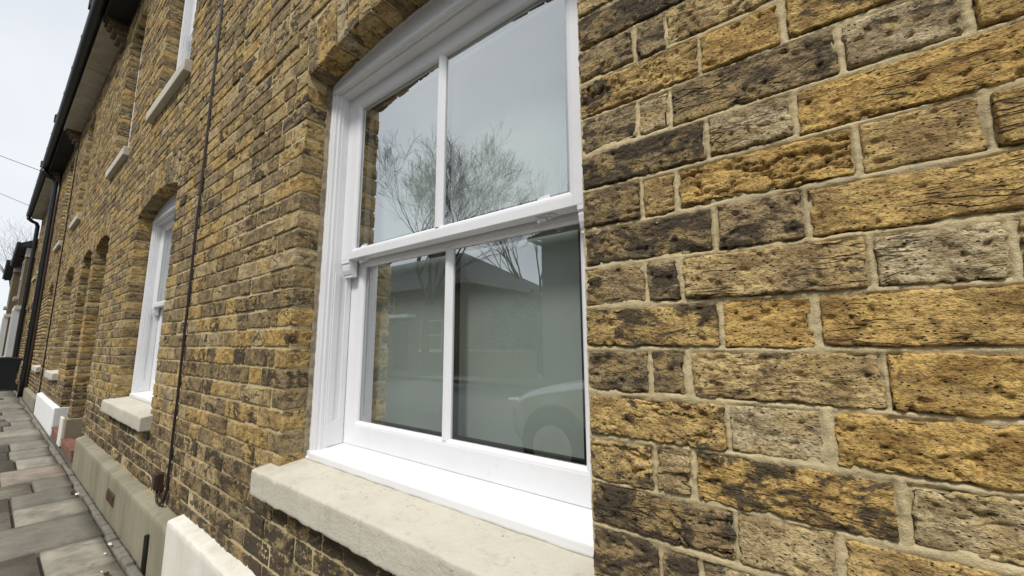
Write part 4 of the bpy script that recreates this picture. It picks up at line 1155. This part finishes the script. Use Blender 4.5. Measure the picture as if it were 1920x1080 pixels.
# front garden walls opposite
def garden_wall(x0, x1, lab):
    r_ = empty('garden_wall', ((x0+x1)/2, -10.3, 0), lab, 'wall')
    MB().box(x0, x1, -10.42, -10.2, -.1, .85).build('wall_body', M['opp_brick'], r_); MB().box(x0-.02, x1+.02, -10.45, -10.17, .85, .93, .01).build('coping', M['plinth_grey'], r_)
garden_wall(-11.1, -7.7, 'low brick garden wall across the gap between opposite houses')

# ------------------------------------------------------------------ cars
def car(x, y, ry, paint, lab, grp):
    """hatchback 4.0 m long; nose towards local -x"""
    r_ = empty('parked_car', (0, 0, 0), lab, 'car', grp)
    # stations: x, half width, sill z, belt z, roof z, roof half width
    st = [(-2.0, .52, .34, .56, .60, .40), (-1.93, .68, .24, .64, .70, .56), (-1.7, .80, .20, .74, .80, .66), (-1.3, .85, .19, .82, .88, .72), (-.88, .86, .19, .88, .93, .74),
          (-.55, .86, .19, .90, 1.16, .66), (-.15, .86, .19, .91, 1.40, .58), (.35, .86, .19, .92, 1.47, .57), (.95, .86, .19, .93, 1.45, .57), (1.45, .85, .20, .94, 1.36, .56),
          (1.78, .82, .22, .94, 1.12, .60), (1.95, .76, .26, .88, .95, .62), (2.02, .62, .34, .74, .78, .50)]
    V = []; F = []; K = 9
    for (sx, hw, zs_, zbelt, zr, rw) in st:
        half = [(hw*.82, zs_), (hw*.97, zs_+.10), (hw, (zs_+zbelt)/2), (hw*.975, zbelt-.03), (hw*.95, zbelt), (rw+(hw*.95-rw)*.45, zbelt+(zr-zbelt)*.55), (rw, zr-.035*min(1, (zr-zbelt)*3)), (rw*.8, zr), (0, zr+.015)]
        for (yy, zz) in half: V.append((sx, yy, zz))
        for (yy, zz) in half[-2::-1]: V.append((sx, -yy, zz))
    W_ = 2*K-1
    for i in range(len(st)-1):
        for j in range(W_-1): q = i*W_+j; F.append((q, q+1, q+W_+1, q+W_))
        F.append((i*W_+W_-1, i*W_, (i+1)*W_, (i+1)*W_+W_-1))
    F.append(tuple(range(W_-1, -1, -1))); F.append(tuple((len(st)-1)*W_+j for j in range(W_)))
    Mx = Matrix.Translation((x, y, -.135)) @ Matrix.Rotation(ry, 4, 'Z')
    def put(mb, nm, mt, par, sm=False):
        mb.v = [tuple(Mx @ Vector(v)) for v in mb.v]; return mb.build(nm, M[mt], par, sm)
    b_ = MB(); b_.add(V, F); bo = put(b_, 'body', paint, r_, True)
    sd_ = bo.modifiers.new('sub', 'SUBSURF'); sd_.levels = 2; sd_.render_levels = 2
    def side(poly, s_, nm, mt='carglass', dy=.012):
        def yy(px, pz):
            i = max(0, min(len(st)-2, next((k for k in range(len(st)-1) if st[k+1][0] >= px), len(st)-2)))
            t = (px-st[i][0])/(st[i+1][0]-st[i][0]); hw = st[i][1]+(st[i+1][1]-st[i][1])*t; rw = st[i][5]+(st[i+1][5]-st[i][5])*t
            zb_ = st[i][3]+(st[i+1][3]-st[i][3])*t; zr = st[i][4]+(st[i+1][4]-st[i][4])*t
            u = max(0, min(1, (pz-zb_)/max(.05, zr-zb_))); return hw*.95+(rw-hw*.95)*u
        vs = [(px, s_*(yy(px, pz)+dy), pz) for px, pz in poly]+[(px, s_*(yy(px, pz)-.03), pz) for px, pz in poly]; n_ = len(poly)
        mb = MB(); mb.add(vs, [tuple(range(n_)), tuple(range(2*n_-1, n_-1, -1))]+[(i, (i+1) % n_, n_+(i+1) % n_, n_+i) for i in range(n_)])
        return put(mb, nm, mt, r_)
    for s_ in (-1, 1):
        side([(-.52, .94), (.28, .955), (.28, 1.36), (-.08, 1.33)], s_, 'side_window'); side([(.36, .955), (1.05, .96), (.98, 1.36), (.36, 1.37)], s_, 'side_window')
        side([(1.12, .97), (1.55, .99), (1.40, 1.27), (1.07, 1.34)], s_, 'side_window')
        hl = MB(); hl.box(-1.955, -1.60, s_*.60-.12, s_*.60+.12, .60, .70, .03); put(hl, 'headlight', 'lamp', r_, True)
        mr_ = MB(); mr_.box(-.62, -.44, s_*.98-.09, s_*.98+.09, .92, 1.05, .03); put(mr_, 'wing_mirror', paint, r_, True)
        tl = MB(); tl.box(1.86, 2.0, s_*.64-.1, s_*.64+.1, .68, .92, .03); put(tl, 'tail_light', 'red_tile', r_, True)
        for wx in (-1.28, 1.25):
            ar = MB(); ar.lathe([(.36, -.04), (.365, .02)], (wx, s_*.835, .33), 'y', 24); put(ar, 'wheel_arch', 'spacer', r_)
            wh = MB(); wh.lathe([(.20, -.10), (.30, -.10), (.315, -.07), (.315, .07), (.30, .10), (.20, .10)], (wx, s_*.80, .315), 'y', 28); who = put(wh, 'wheel', 'rubber', r_, True)
            rm = MB(); rm.lathe([(.205, -.02*s_), (.205, .02*s_)], (wx, s_*.885, .315), 'y', 24)
            rmo = put(rm, 'rim', 'chrome', who)
    ws = MB(); ws.add([(-.86, -.66, .965), (-.86, .66, .965), (-.20, .52, 1.405), (-.20, -.52, 1.405)], [(0, 1, 2, 3)]); ws.v = [(a_-.012, b2, c_+.02) for a_, b2, c_ in ws.v]; put(ws, 'windscreen', 'carglass', r_)
    bp = MB(); bp.box(-2.015, -1.85, -.50, .50, .26, .44, .05); put(bp, 'bumper', paint, r_, True)
    gr = MB(); gr.box(-2.03, -1.93, -.36, .36, .50, .58, .015); put(gr, 'grille', 'spacer', r_)
    return r_
CG = 'cars parked in the street'
car(-.72, -3.02, 0, 'silver', 'silver hatchback parked at the near kerb, mirrored in the lower pane', CG)
car(-17.5, -7.5, 0, 'bluecar', 'dark blue hatchback parked opposite, in front of the brown house with porch', CG)
